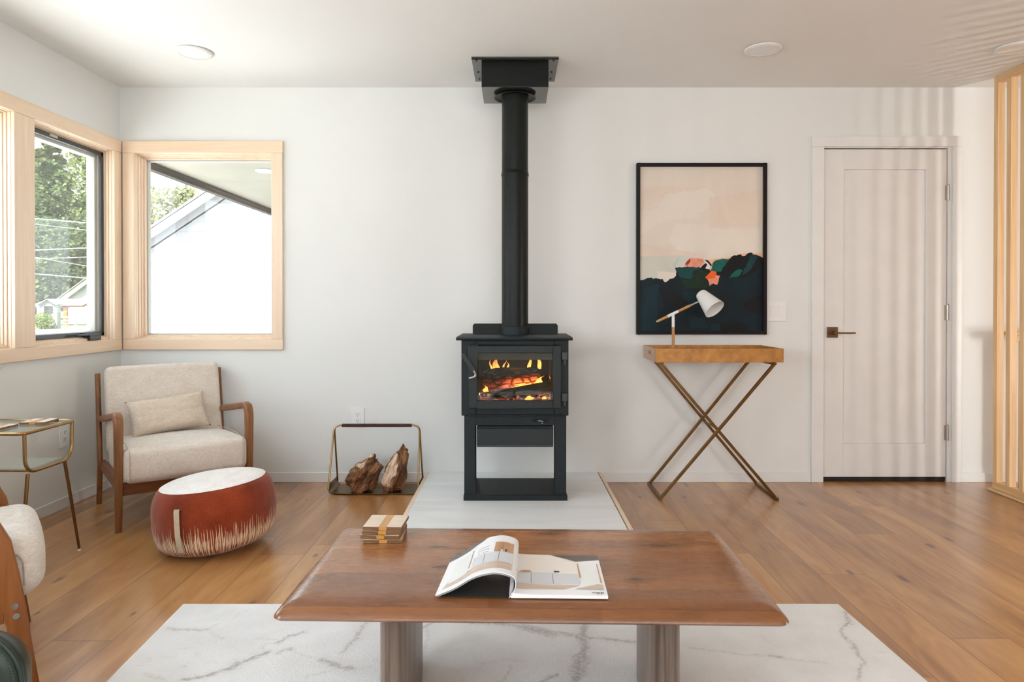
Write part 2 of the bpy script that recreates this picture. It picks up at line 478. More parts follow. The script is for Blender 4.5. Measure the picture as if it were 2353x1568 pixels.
# pouf sides: rust cloth with cream ikat streaks near the bottom
m = NT('rust_ikat_cloth')
x, y, z = m.xyz()
ang = m.math('MULTIPLY', m.math('ARCTAN2', x, y), 1.0)
n1 = m.noise(dim='1D', w=m.math('MULTIPLY', ang, 60.0), scale=1.0, detail=2)
n2 = m.noise(dim='1D', w=m.math('ADD', m.math('MULTIPLY', ang, 50.0), 77.0), scale=1.0, detail=2)
n3 = m.noise(dim='1D', w=m.math('MULTIPLY', ang, 4.5), scale=1.0, detail=1)
top = m.math('ADD', 0.080, m.math('ADD', m.math('MULTIPLY', m.math('SUBTRACT', n1, 0.5), 0.26), m.math('MULTIPLY', m.math('SUBTRACT', n3, 0.5), 0.05)))
bot = m.math('ADD', 0.038, m.math('MULTIPLY', m.math('SUBTRACT', n2, 0.5), 0.26))
inb = m.math('MULTIPLY', m.math('GREATER_THAN', z, bot), m.math('LESS_THAN', z, top))
wv = m.noise(scale=320, detail=2)
rust = m.ramp(m.math('ADD', m.math('MULTIPLY', wv, 0.5), m.math('MULTIPLY', m.noise(scale=9, detail=3), 0.5)), [(0.35, srgb(110, 42, 18)), (0.65, srgb(152, 64, 34))])
m.base(m.mix(inb, rust, srgb(228, 205, 172))).rough(0.95)
m.inp('Specular IOR Level', 0.1)
m.inp('Sheen Weight', 0.35)
m.inp('Sheen Tint', (1.0, 0.8, 0.75, 1))
m.bump(wv, 0.2, 0.002)
MAT['rust'] = m.m
MAT['cream_cloth'] = fabric('cream_top_cloth', srgb(246, 240, 234), srgb(230, 220, 210), 160, 0.3)

# green leather
m = NT('dark_green_leather')
m.base(m.ramp(m.noise(scale=6, detail=3), [(0.3, (0.010, 0.022, 0.014)), (0.7, (0.020, 0.040, 0.026))])).rough(0.3)
m.bump(m.n('TexVoronoi', {'Scale': 380.0}).outputs['Distance'], 0.12, 0.001)
MAT['leather'] = m.m
MAT['stitch'] = plain('green_stitch', (0.06, 0.11, 0.065), 0.7)

# coaster woods
MAT['maple'] = wood('pale_maple', srgb(214, 190, 166), srgb(238, 222, 202), 0, 0.4, 40, 4, seed=11)
MAT['coaster_bark'] = wood('coaster_edge_wood', srgb(66, 40, 22), srgb(160, 116, 72), 0, 0.5, 60, 6, seed=12)
m = NT('amber_resin')
m.base((0.85, 0.42, 0.10)).rough(0.15)
m.inp('Transmission Weight', 0.35)
m.inp('IOR', 1.5)
MAT['resin'] = m.m

# outdoors
m = NT('lawn_and_gravel')
x, y, z = m.xyz()
near = m.math('GREATER_THAN', y, 61.0)
str1 = m.math('MULTIPLY', m.math('GREATER_THAN', y, 66.0), 1.0)
road = m.math('MULTIPLY', m.math('GREATER_THAN', y, 52.0), m.math('LESS_THAN', y, 58.5))
grass = m.ramp(m.noise(scale=3, detail=5), [(0.3, (0.13, 0.16, 0.055)), (0.7, (0.23, 0.25, 0.115))])
gravel = m.ramp(m.noise(scale=14, detail=5), [(0.3, (0.30, 0.29, 0.28)), (0.7, (0.36, 0.35, 0.34))])
isg = m.math('MULTIPLY', m.math('GREATER_THAN', y, 46.0), m.math('SUBTRACT', 1.0, road))
m.base(m.mix(isg, gravel, grass)).rough(0.95)
MAT['ground'] = m.m
MAT['siding'] = plain('white_siding', (0.36, 0.36, 0.365), 0.6, var=0.01)
MAT['roof'] = plain('grey_shingle', (0.20, 0.19, 0.18), 0.9, var=0.2, vscale=3)
MAT['soffit'] = plain('porch_soffit', (0.22, 0.205, 0.165), 0.8, var=0.1, vscale=2)
MAT['beam'] = wood('weathered_beam', srgb(30, 26, 22), srgb(64, 57, 50), 1, 0.8, 14, 0.6)
MAT['shed'] = wood('grey_barn_board', srgb(104, 102, 98), srgb(140, 139, 136), 2, 0.9, 4, 0.2)
MAT['timber'] = wood('orange_timber', srgb(136, 76, 32), srgb(164, 106, 58), 2, 0.7, 6, 0.5)
MAT['wire'] = plain('pale_wire', (0.34, 0.345, 0.355), 0.6)
MAT['trunk'] = plain('tree_bark', (0.08, 0.065, 0.05), 0.9, var=0.3, vscale=4)


def leafy(name, a, b):
    m = NT(name)
    oi = m.noise(scale=1.7, detail=4)
    c = m.ramp(oi, [(0.32, a), (0.66, b)])
    d = m.n('BsdfDiffuse', {'Color': c})
    t = m.n('BsdfTranslucent', {'Color': c})
    mx = m.n('MixShader', {0: 0.45, 1: d.outputs[0], 2: t.outputs[0]})
    m.t.links.new(mx.outputs[0], m.out.inputs['Surface'])
    return m.m


MAT['leaf_a'] = leafy('pine_needles', (0.055, 0.09, 0.04), (0.19, 0.23, 0.10))
MAT['leaf_b'] = leafy('summer_leaves', (0.10, 0.15, 0.045), (0.27, 0.31, 0.12))
MAT['leaf_c'] = leafy('turning_leaves', (0.14, 0.17, 0.075), (0.32, 0.29, 0.20))

# paints of the picture and print
def paint(name, c, v=0.10, sc=9.0):
    m = NT(name)
    a = m.noise(m.map(m.co(), (sc, sc, sc * 0.6), rot=(0, 0.6, 0)), 1.0, 4, 0.6, 0.9)
    m.base(m.ramp(a, [(0.32, tuple(k * (1 - v) for k in c)), (0.68, tuple(min(1, k * (1 + v)) for k in c))])).rough(0.5)
    m.inp('Specular IOR Level', 0.25)
    m.bump(m.noise(m.map(m.co(), (80, 80, 14), rot=(0, 0.8, 0)), 1.0, 3), 0.08, 0.001)
    return m.m


P = {}
P['sky'] = paint('paint_cream', srgb(228, 215, 200), 0.04, 4)
P['sky_light'] = paint('paint_light_cream', srgb(231, 220, 206), 0.03, 4)
P['sky_warm'] = paint('paint_peach_cream', srgb(228, 211, 194), 0.04, 4)
P['grey'] = paint('paint_pale_grey', srgb(212, 208, 196), 0.05, 5)
P['mint'] = paint('paint_mint', srgb(190, 204, 190), 0.05, 9)
P['navy'] = paint('paint_deep_teal', srgb(4, 26, 34), 0.5, 5)
P['teal'] = paint('paint_teal', srgb(6, 38, 46), 0.3, 6)
P['blackteal'] = paint('paint_blackish', srgb(8, 13, 17), 0.3, 6)
P['emerald'] = paint('paint_emerald', srgb(12, 92, 82), 0.25, 14)
P['dkgreen'] = paint('paint_dark_green', srgb(20, 42, 26), 0.3, 9)
P['midteal'] = paint('paint_mid_teal', srgb(10, 62, 62), 0.3, 12)
P['salmon'] = paint('paint_salmon', srgb(234, 150, 122), 0.15, 20)
P['orange'] = paint('paint_orange', srgb(240, 100, 40), 0.2, 24)
P['peach'] = paint('paint_peach', srgb(240, 190, 152), 0.08, 9)
P['red'] = paint('paint_brick', srgb(150, 56, 40), 0.15, 24)
MAT['page'] = plain('magazine_page', (0.93, 0.93, 0.94), 0.22, var=0.01)
MAT['pr_grey'] = plain('print_cabinet_grey', srgb(216, 218, 222), 0.22, var=0.02)
MAT['pr_line'] = plain('print_grey_line', srgb(120, 120, 124), 0.22, var=0.02)
MAT['pr_wood'] = wood('print_wood', srgb(176, 124, 84), srgb(214, 168, 126), 1, 0.22, 60, 5)
MAT['pr_floor'] = wood('print_floor', srgb(196, 170, 150), srgb(222, 204, 188), 0, 0.22, 60, 5)
MAT['pr_dark'] = wood('print_dark_boards', srgb(70, 60, 56), srgb(112, 98, 92), 0, 0.22, 90, 5)
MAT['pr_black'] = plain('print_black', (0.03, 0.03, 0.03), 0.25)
MAT['pr_cream'] = plain('print_cream', srgb(244, 236, 226), 0.22, var=0.02)
MAT['pr_pale'] = plain('print_pale_picture', srgb(240, 242, 240), 0.22, var=0.03)


# ------------------------------------------------------------------ mesh helpers
def obj(name, bm, mat, parent=None, smooth=None, bevel=0.0, bseg=2, loc=(0, 0, 0), rot=(0, 0, 0), label=None):
    me = bpy.data.meshes.new(name)
    bmesh.ops.recalc_face_normals(bm, faces=bm.faces[:])
    bm.to_mesh(me)
    bm.free()
    for mm in (mat if isinstance(mat, (list, tuple)) else [mat]):
        me.materials.append(MAT[mm] if isinstance(mm, str) else mm)
    o = bpy.data.objects.new(name, me)
    COL.objects.link(o)
    o.location = loc
    o.rotation_euler = rot
    if parent:
        o.parent = parent
    if smooth is not None:
        for p in me.polygons:
            p.use_smooth = True
        if smooth < 180:
            me.set_sharp_from_angle(angle=radians(smooth))
    if bevel:
        bv = o.modifiers.new('bevel', 'BEVEL')
        bv.width = bevel
        bv.segments = bseg
        bv.limit_method = 'ANGLE'
        bv.angle_limit = radians(35)
        bv.harden_normals = False
        for p in me.polygons:
            p.use_smooth = True
        me.set_sharp_from_angle(angle=radians(smooth if smooth else 40))
    if label:
        o['label'] = label
    return o


def thing(name, label, cat, loc=(0, 0, 0), rz=0.0, group=None, rot=None):
    o = bpy.data.objects.new(name, None)
    COL.objects.link(o)
    o.empty_display_size = 0.1
    o.location = loc
    o.rotation_euler = rot if rot else (0, 0, rz)
    o['label'] = label
    o['category'] = cat
    if group:
        o['group'] = group
    return o


def tag(o, label, cat, group=None, kind=None):
    o['label'] = label
    o['category'] = cat
    if group:
        o['group'] = group
    if kind:
        o['kind'] = kind
    return o


def struct(o, label, cat):
    o['kind'] = 'structure'
    o['label'] = label
    o['category'] = cat
    return o


def structroot(name, label, cat, loc=(0, 0, 0)):
    return struct(thing(name, label, cat, loc), label, cat)


def NB():
    return bmesh.new()


def box(bm, x0, x1, y0, y1, z0, z1, mi=0):
    vs = [bm.verts.new((x, y, z)) for x in (x0, x1) for y in (y0, y1) for z in (z0, z1)]
    for f in ((0, 1, 3, 2), (4, 6, 7, 5), (0, 4, 5, 1), (2, 3, 7, 6), (0, 2, 6, 4), (1, 5, 7, 3)):
        fc = bm.faces.new([vs[i] for i in f])
        fc.material_index = mi
    return vs


def bx(*a):
    bm = NB()
    box(bm, *a)
    return bm


def orient_box(bm, p, q, w, t, up=(0, 1, 0), mi=0):
    """a bar from p to q, width w along up x dir, thickness t along up"""
    p = Vector(p)
    q = Vector(q)
    d = (q - p).normalized()
    u = Vector(up)
    u = (u - d * u.dot(d)).normalized()
    s = d.cross(u)
    vs = []
    for e in (p, q):
        for a in (-1, 1):
            for b in (-1, 1):
                vs.append(bm.verts.new(e + s * (a * w / 2) + u * (b * t / 2)))
    for f in ((0, 1, 3, 2), (4, 6, 7, 5), (0, 4, 5, 1), (2, 3, 7, 6), (0, 2, 6, 4), (1, 5, 7, 3)):
        bm.faces.new([vs[i] for i in f]).material_index = mi


def tube(bm, pts, r, n=14, closed=False, cap=True, mi=0):
    pts = [Vector(p) for p in pts]
    N = len(pts)
    rs = r if isinstance(r, (list, tuple)) else [r] * N
    rings = []
    prev = None
    for i, p in enumerate(pts):
        if closed:
            d = (pts[(i + 1) % N] - pts[i - 1]).normalized()
        else:
            d = (pts[min(i + 1, N - 1)] - pts[max(i - 1, 0)]).normalized()
        if prev is None:
            a = Vector((0, 0, 1)) if abs(d.z) < 0.9 else Vector((1, 0, 0))
            u = (a - d * a.dot(d)).normalized()
        else:
            u = (prev - d * prev.dot(d)).normalized()
        prev = u
        v = d.cross(u)
        rings.append([bm.verts.new(p + (u * cos(2 * pi * k / n) + v * sin(2 * pi * k / n)) * rs[i]) for k in range(n)])
    M = N if closed else N - 1
    for i in range(M):
        a, b = rings[i], rings[(i + 1) % N]
        for k in range(n):
            bm.faces.new([a[k], a[(k + 1) % n], b[(k + 1) % n], b[k]]).material_index = mi
    if cap and not closed:
        bm.faces.new(rings[0][::-1]).material_index = mi
        bm.faces.new(rings[-1]).material_index = mi
    return rings


def fillet(pts, r, seg=6, closed=False):
    """round the corners of a polyline"""
    pts = [Vector(p) for p in pts]
    out = []
    N = len(pts)
    for i, p in enumerate(pts):
        if not closed and i in (0, N - 1):
            out.append(p)
            continue
        a = pts[i - 1]
        b = pts[(i + 1) % N]
        rr = r[i] if isinstance(r, (list, tuple)) else r
        d1 = (a - p)
        d2 = (b - p)
        rr = min(rr, d1.length * 0.49, d2.length * 0.49)
        s = p + d1.normalized() * rr
        e = p + d2.normalized() * rr
        for k in range(seg + 1):
            t = k / seg
            out.append(s * (1 - t) ** 2 + p * 2 * t * (1 - t) + e * t * t)
    return out


def lathe(bm, prof, n=40, cx=0, cy=0, cap_b=True, cap_t=True, mi=0, axis=None):
    rings = []
    for r, z in prof:
        rings.append([bm.verts.new((cx + r * cos(2 * pi * k / n), cy + r * sin(2 * pi * k / n), z)) for k in range(n)])
    for a, b in zip(rings, rings[1:]):
        for k in range(n):
            bm.faces.new([a[k], a[(k + 1) % n], b[(k + 1) % n], b[k]]).material_index = mi
    if cap_b:
        bm.faces.new(rings[0][::-1]).material_index = mi
    if cap_t:
        bm.faces.new(rings[-1]).material_index = mi
    return rings


def prism(bm, poly, h0, h1, axis='y', mi=0):
    """poly in the plane perpendicular to axis; extruded from h0 to h1"""
    def P3(a, b, h):
        return {'y': (a, h, b), 'x': (h, a, b), 'z': (a, b, h)}[axis]
    A = [bm.verts.new(P3(a, b, h0)) for a, b in poly]
    B = [bm.verts.new(P3(a, b, h1)) for a, b in poly]
    n = len(poly)
    bm.faces.new(A[::-1]).material_index = mi
    bm.faces.new(B).material_index = mi
    for i in range(n):
        bm.faces.new([A[i], A[(i + 1) % n], B[(i + 1) % n], B[i]]).material_index = mi


def rlist(h, r, k=4, mid=6):
    c = h - r
    L = [-(c + r * tan(radians(45) * (k - i) / k)) for i in range(k)]
    L += [-c + 2 * c * i / mid for i in range(mid + 1)]
    L += [c + r * tan(radians(45) * (i + 1) / k) for i in range(k)]
    return L


def rbox(bm, hx, hy, hz, r, puff=(0, 0, 0), mid=6, c=(0, 0, 0), fn=None, k=4, mi=0):
    """rounded soft box; puff adds a crown on the x, y and z faces"""
    H = (hx, hy, hz)
    Ls = [rlist(h, r, k, mid) for h in H]
    cache = {}

    def V(p):
        key = tuple(round(t, 6) for t in p)
        if key in cache:
            return cache[key]
        q = [max(-(H[i] - r), min(H[i] - r, p[i])) for i in range(3)]
        d = Vector([p[i] - q[i] for i in range(3)])
        w = Vector(q) + (d.normalized() * r if d.length > 1e-9 else d)
        g = [1 - (w[i] / H[i]) ** 2 for i in range(3)]
        w2 = Vector(w)
        for i in range(3):
            j, l = (i + 1) % 3, (i + 2) % 3
            w2[i] += puff[i] * (w[i] / H[i]) * max(g[j], 0) ** 0.7 * max(g[l], 0) ** 0.7
        if fn:
            w2 = Vector(fn(w2))
        v = bm.verts.new(w2 + Vector(c))
        cache[key] = v
        return v
    for ax in range(3):
        a, b = (ax + 1) % 3, (ax + 2) % 3
        for s in (-1, 1):
            for i in range(len(Ls[a]) - 1):
                for j in range(len(Ls[b]) - 1):
                    q = []
                    for (u, v) in ((i, j), (i + 1, j), (i + 1, j + 1), (i, j + 1)):
                        p = [0, 0, 0]
                        p[ax] = s * H[ax]
                        p[a] = Ls[a][u]
                        p[b] = Ls[b][v]
                        q.append(V(p))
                    try:
                        bm.faces.new(q).material_index = mi
                    except ValueError:
                        pass


def sweep_yz(bm, path, xc, w, t, n=12):
    """rounded bar following a path in the yz plane; w across x, t in plane"""
    N = len(path)
    rings = []
    for i, (y, z) in enumerate(path):
        a = path[max(i - 1, 0)]
        b = path[min(i + 1, N - 1)]
        dy, dz = b[0] - a[0], b[1] - a[1]
        l = sqrt(dy * dy + dz * dz)
        ny, nz = -dz / l, dy / l
        ww = w[i] if isinstance(w, list) else w
        tt = t[i] if isinstance(t, list) else t
        ring = []
        for k in range(n):
            th = 2 * pi * (k + 0.5) / n
            cx_, sx_ = cos(th), sin(th)
            e = 0.55
            u = math.copysign(abs(cx_) ** e, cx_) * ww / 2
            v = math.copysign(abs(sx_) ** e, sx_) * tt / 2
            ring.append(bm.verts.new((xc + u, y + ny * v, z + nz * v)))
        rings.append(ring)
    for a, b in zip(rings, rings[1:]):
        for k in range(n):
            bm.faces.new([a[k], a[(k + 1) % n], b[(k + 1) % n], b[k]])
    bm.faces.new(rings[0][::-1])
    bm.faces.new(rings[-1])


def copy_tree(o, parent=None):
    c = o.copy()
    COL.objects.link(c)
    c.parent = parent
    for ch in list(o.children):
        copy_tree(ch, c)
    return c


# ================================================================== ROOM SHELL
CZ = 2.44
YB = 4.223
XL = -2.432
XR = 5.5
YF = -3.4

struct(obj('floor', bx(XL - 0.15, XR + 0.15, YF - 0.15, YB + 0.15, -0.15, 0.0), 'floor'), 'light oak plank floor with boards running towards the stove wall', 'floor')
struct(obj('ceiling', bx(XL - 0.15, XR + 0.15, YF - 0.15, YB + 0.15, CZ, CZ + 0.25), 'ceiling'), 'plain white ceiling over the whole room', 'ceiling')


def wall_open(name, axis, fixed0, fixed1, a0, a1, z0, z1, openings, mat, label):
    """wall slab with rectangular openings (a_lo, a_hi, z_lo, z_hi)"""
    bm = NB()
    As = sorted({a0, a1, *[o[0] for o in openings], *[o[1] for o in openings]})
    Zs = sorted({z0, z1, *[o[2] for o in openings], *[o[3] for o in openings]})
    for i in range(len(As) - 1):
        for j in range(len(Zs) - 1):
            ca, cz = (As[i] + As[i + 1]) / 2, (Zs[j] + Zs[j + 1]) / 2
            if any(o[0] < ca < o[1] and o[2] < cz < o[3] for o in openings):
                continue
            if axis == 'y':
                box(bm, fixed0, fixed1, As[i], As[i + 1], Zs[j], Zs[j + 1])
            else:
                box(bm, As[i], As[i + 1], fixed0, fixed1, Zs[j], Zs[j + 1])
    bmesh.ops.remove_doubles(bm, verts=bm.verts[:], dist=1e-5)
    return struct(obj(name, bm, mat), label, 'wall')


# window openings
W_Z0, W_Z1 = 0.880, 2.038
B_X0, B_X1 = -2.342, -1.487          # back wall window
F_Y0, F_Y1 = 3.436, 4.136            # left wall, far bay
N_Y0, N_Y1 = 1.75, 3.309             # left wall, near bay
D_X0, D_X1, D_Z1 = 1.898, 2.700, 2.078
wall_open('wall_back', 'x', YB, YB + 0.15, XL - 0.15, XR + 0.15, 0, CZ, [(B_X0, B_X1, W_Z0, W_Z1), (D_X0, D_X1, 0.0, D_Z1)], 'wall', 'white painted wall behind the wood stove')
wall_open('wall_left', 'y', XL - 0.15, XL, YF, YB, 0, CZ, [(F_Y0, F_Y1, W_Z0, W_Z1), (N_Y0, N_Y1, W_Z0, W_Z1), (-1.6, 0.4, 0.85, 2.05)], 'wall', 'white painted wall with the wood trimmed corner windows on the left')
wall_open('wall_right', 'y', XR, XR + 0.15, YF, YB, 0, CZ, [(0.5, 1.5, 0.25, 1.5)], 'wall', 'white painted wall far beyond the slatted screen')
wall_open('wall_front', 'x', YF - 0.15, YF, XL - 0.15, XR + 0.15, 0, CZ, [(-2.1, 2.5, 1.0, 2.3)], 'wall', 'white painted wall behind the camera with a wide window opening')

# baseboards
BH = 0.06
bm = NB(); box(bm, XL, -0.541, YB - 0.013, YB, 0, BH)
struct(obj('baseboard_back', bm, 'trim', bevel=0.002), 'low white baseboard along the stove wall left of the hearth', 'baseboard')
bm = NB(); box(bm, 0.540, 1.835, YB - 0.013, YB, 0, BH)
struct(obj('baseboard_back', bm, 'trim', bevel=0.002), 'low white baseboard between the hearth and the white door', 'baseboard')
bm = NB(); box(bm, 2.762, XR, YB - 0.013, YB, 0, BH)
struct(obj('baseboard_back', bm, 'trim', bevel=0.002), 'low white baseboard right of the white door', 'baseboard')
bm = NB(); box(bm, XL, XL + 0.013, YF, YB - 0.013, 0, BH)
struct(obj('baseboard_left', bm, 'trim', bevel=0.002), 'low white baseboard under the left hand windows', 'baseboard')

# ------------------------------------------------------------------ back wall window
wb_ = structroot('window_2', 'fixed picture window with pale pine casing left of the wood stove', 'window', (0, 0, 0))
yc = YB - 0.020
bm = NB(); box(bm, -2.408, B_X0 + 0.006, yc, YB, W_Z0 + 0.006, W_Z1 - 0.006)
obj('side_casing', bm, 'pine', wb_, bevel=0.003)
bm = NB(); box(bm, B_X1 - 0.006, -1.424, yc, YB, W_Z0 + 0.006, W_Z1 - 0.006)
obj('side_casing', bm, 'pine', wb_, bevel=0.003)
bm = NB(); box(bm, -2.408, -1.421, yc - 0.001, YB, W_Z1 - 0.006, W_Z1 + 0.068)
obj('head_casing', bm, 'pine_hx', wb_, bevel=0.003)
bm = NB(); box(bm, -2.408, -1.423, yc - 0.001, YB, W_Z0 - 0.060, W_Z0 + 0.006)
obj('sill_casing', bm, 'pine_hx', wb_, bevel=0.003)


def frame_rings(bm, x0, x1, z0, z1, steps, y0):
    """stepped wooden jamb lining: steps = [(inset, depth)], going outwards from y0"""
    y = y0
    for ins, dep in steps:
        box(bm, x0, x0 + ins, y, y + dep, z0, z1)
        box(bm, x1 - ins, x1, y, y + dep, z0, z1)
        box(bm, x0 + ins, x1 - ins, y, y + dep, z1 - ins, z1)
        box(bm, x0 + ins, x1 - ins, y, y + dep, z0, z0 + ins)
        y += dep


bm = NB()
frame_rings(bm, B_X0, B_X1, W_Z0, W_Z1, [(0.008, 0.022), (0.014, 0.022), (0.020, 0.020), (0.030, 0.022)], YB - 0.002)
obj('jamb', bm, 'pine', wb_, bevel=0.002)
bm = NB()
frame_rings(bm, B_X0, B_X1, W_Z0, W_Z1, [(0.037, 0.035)], YB + 0.084)
obj('outer_frame', bm, 'sash_white', wb_, bevel=0.002)
bm = NB(); box(bm, B_X0 + 0.03, B_X1 - 0.03, YB + 0.098, YB + 0.104, W_Z0 + 0.03, W_Z1 - 0.03)
obj('glass_pane', bm, 'glass', wb_)

# ------------------------------------------------------------------ left wall windows
wl = structroot('window_1', 'corner window on the left wall with pale pine trim and black casement screen', 'window')
xc = XL + 0.020
YN = 1.68
bm = NB(); box(bm, XL, xc, 4.130, YB - 0.022, W_Z0 + 0.004, W_Z1 - 0.006)
obj('side_casing', bm, 'pine', wl, bevel=0.003)
bm = NB(); box(bm, XL, xc + 0.001, YN, YB - 0.022, W_Z1 - 0.006, W_Z1 + 0.068)
obj('head_casing', bm, 'pine_h', wl, bevel=0.003)
bm = NB(); box(bm, XL, xc + 0.001, YN, YB - 0.022, W_Z0 - 0.060, W_Z0 + 0.006)
obj('sill_casing', bm, 'pine_h', wl, bevel=0.003)
bm = NB(); box(bm, XL, xc, 3.303, 3.444, W_Z0 + 0.006, W_Z1 - 0.006)
obj('mullion', bm, 'pine', wl, bevel=0.003)
bm = NB(); box(bm, XL, xc, YN, YN + 0.076, W_Z0 + 0.006, W_Z1 - 0.006)
obj('side_casing', bm, 'pine', wl, bevel=0.003)


def rings_left(bm, y0, y1, z0, z1, steps, x0):
    x = x0
    for ins, dep in steps:
        zi = ins * 1.1
        box(bm, x - dep, x, y0, y0 + ins, z0, z1)
        box(bm, x - dep, x, y1 - ins, y1, z0, z1)
        box(bm, x - dep, x, y0 + ins, y1 - ins, z1 - ins, z1)
        box(bm, x - dep, x, y0 + ins, y1 - ins, z0, z0 + zi + (0.010 if ins > 0.01 else 0))
        x -= dep


for (a, b) in ((F_Y0, F_Y1), (N_Y0, N_Y1)):
    bm = NB()
    rings_left(bm, a, b, W_Z0, W_Z1, [(0.008, 0.018), (0.013, 0.016), (0.018, 0.014), (0.022, 0.080)], XL + 0.002)
    obj('jamb', bm, 'pine', wl, bevel=0.002)
# black casement screen frame of the far bay
a, b = F_Y0 + 0.018, F_Y1 - 0.018
bm = NB()
z0, z1 = W_Z0 + 0.034, W_Z1 - 0.024
xs = XL - 0.046
for (p, q, r_, s_) in ((a, a + 0.022, z0, z1), (b - 0.022, b, z0, z1), (a, b, z1 - 0.024, z1), (a, b, z0, z0 + 0.024)):
    box(bm, xs - 0.014, xs + 0.006, p, q, r_, s_)
sf = obj('screen_frame', bm, 'black_plastic', wl, bevel=0.002)
bm = NB(); box(bm, xs - 0.006, xs - 0.005, a + 0.02, b - 0.02, z0 + 0.02, z1 - 0.02)
obj('insect_mesh', bm, 'screen', wl)
bm = NB()
box(bm, xs + 0.006, xs + 0.030, b - 0.215, b - 0.075, z0 - 0.006, z0 + 0.022)
box(bm, xs + 0.018, xs + 0.046, b - 0.200, b - 0.095, z0 - 0.022, z0 + 0.004)
tube(bm, [(xs + 0.034, b - 0.19, z0 + 0.008), (xs + 0.040, b - 0.25, z0 + 0.012), (xs + 0.036, b - 0.31, z0 + 0.010)], 0.006, 8)
obj('crank_handle', bm, 'black_plastic', wl, bevel=0.004)
bm = NB()
box(bm, xs + 0.006, xs + 0.010, 3.64, 3.70, z1 - 0.017, z1 - 0.004)
obj('pull_tab', bm, 'sash_white', wl)
# white sash beyond
for (a, b) in ((F_Y0, F_Y1), (N_Y0, N_Y1)):
    bm = NB()
    z0, z1 = W_Z0 + 0.030, W_Z1 - 0.030
    x1_ = XL - 0.078
    for (p, q, r_, s_) in ((a + 0.02, a + 0.045, z0, z1), (b - 0.045, b - 0.02, z0, z1), (a + 0.02, b - 0.02, z1 - 0.03, z1), (a + 0.02, b - 0.02, z0, z0 + 0.03)):
        box(bm, x1_ - 0.05, x1_, p, q, r_, s_)
    obj('sash', bm, 'sash_white', wl, bevel=0.003)
    bm = NB(); box(bm, x1_ - 0.03, x1_ - 0.024, a + 0.03, b - 0.03, z0 + 0.01, z1 - 0.01)
    obj('glass_pane', bm, 'glass', wl)

# ------------------------------------------------------------------ door
dr = structroot('door_1', 'white single panel interior door with bronze lever', 'door')
bm = NB()
# slab with recessed panel
dx0, dx1, dz0, dz1, dy = 1.914, 2.676, 0.030, 2.060, YB + 0.004
px0, px1, pz0, pz1 = 2.040, 2.550, 0.238, 1.935
for (p, q, r_, s_) in ((dx0, px0, dz0, dz1), (px1, dx1, dz0, dz1), (px0, px1, pz1, dz1), (px0, px1, dz0, pz0)):
    box(bm, p, q, dy, dy + 0.035, r_, s_)
box(bm, px0, px1, dy + 0.010, dy + 0.030, pz0, pz1)
obj('door_slab', bm, 'door_paint', dr, bevel=0.0015)
bm = NB(); box(bm, dx0, dx1, dy + 0.004, dy + 0.030, 0.003, 0.030)
obj('door_sweep', bm, 'sweep', dr)
bm = NB()
yc = YB - 0.016
box(bm, 1.836, 1.910, yc, YB, 0, 2.072)
box(bm, 2.704, 2.762, yc, YB, 0, 2.072)
box(bm, 1.834, 2.758, yc - 0.001, YB, 2.072, 2.136)
obj('door_casing', bm, 'trim', dr, bevel=0.002)
bm = NB()
box(bm, D_X0, 1.910, YB - 0.002, YB + 0.13, 0, D_Z1)
box(bm, 2.680, D_X1, YB - 0.002, YB + 0.13, 0, D_Z1)
box(bm, 1.910, 2.680, YB - 0.002, YB + 0.13, 2.066, D_Z1)
box(bm, 1.910, 1.925, YB + 0.042, YB + 0.06, 0, 2.066)
box(bm, 2.665, 2.680, YB + 0.042, YB + 0.06, 0, 2.066)
obj('door_jamb', bm, 'trim', dr)
bm = NB(); box(bm, D_X0, D_X1, YB + 0.10, YB + 0.14, 0, D_Z1)
obj('door_backing', bm, 'sweep', dr)
bm = NB()
box(bm, 1.936, 2.002, dy - 0.010, dy, 0.894, 0.960)
hp = obj('lever_plate', bm, 'bronze', dr, bevel=0.002)
bm = NB()
tube(bm, [(1.975, dy - 0.005, 0.925), (1.975, dy - 0.045, 0.925)], 0.012, 16)
box(bm, 1.966, 2.092, dy - 0.052, dy - 0.042, 0.919, 0.929)
obj('lever', bm, 'bronze', hp, bevel=0.002)
for zc in (1.790, 1.050, 0.305):
    bm = NB()
    tube(bm, [(2.6815, dy - 0.007, zc - 0.048), (2.6815, dy - 0.007, zc + 0.048)], 0.0075, 12)
    box(bm, 2.665, 2.6815, dy - 0.003, dy + 0.001, zc - 0.046, zc + 0.046)
    for k in (-0.017, 0.017):
        tube(bm, [(2.6815, dy - 0.007, zc + k - 0.001), (2.6815, dy - 0.007, zc + k + 0.001)], 0.0083, 12)
    tube(bm, [(2.6815, dy - 0.007, zc + 0.048), (2.6815, dy - 0.007, zc + 0.053)], [0.0075, 0.004], 12)
    obj('hinge', bm, 'nickel', dr, smooth=40)

# ------------------------------------------------------------------ hearth
ht = struct(thing('hearth_trim', 'raised white hearth platform with light wood edge strips under the stove', 'hearth'), 'raised white hearth platform with light wood edge strips under the stove', 'hearth')
ht.name = 'trim_1'
HZ = 0.063
bm = NB()
HY0 = 2.95
prism(bm, [(-0.522, YB), (0.516, YB), (0.525, HY0), (-0.528, HY0)], 0.0, HZ, 'z')
obj('hearth_slab', bm, 'hearth', ht, bevel=0.002)
bm = NB()
prism(bm, [(-0.541, YB), (-0.5225, YB), (-0.5285, HY0), (-0.549, HY0)], 0.0, HZ - 0.001, 'z')
obj('edge_strip', bm, 'pine_h', ht, bevel=0.001)
bm = NB()
prism(bm, [(0.521, YB), (0.540, YB), (0.552, HY0), (0.531, HY0)], 0.0, HZ - 0.001, 'z')
obj('edge_strip', bm, 'pine_h', ht, bevel=0.001)
bm = NB()
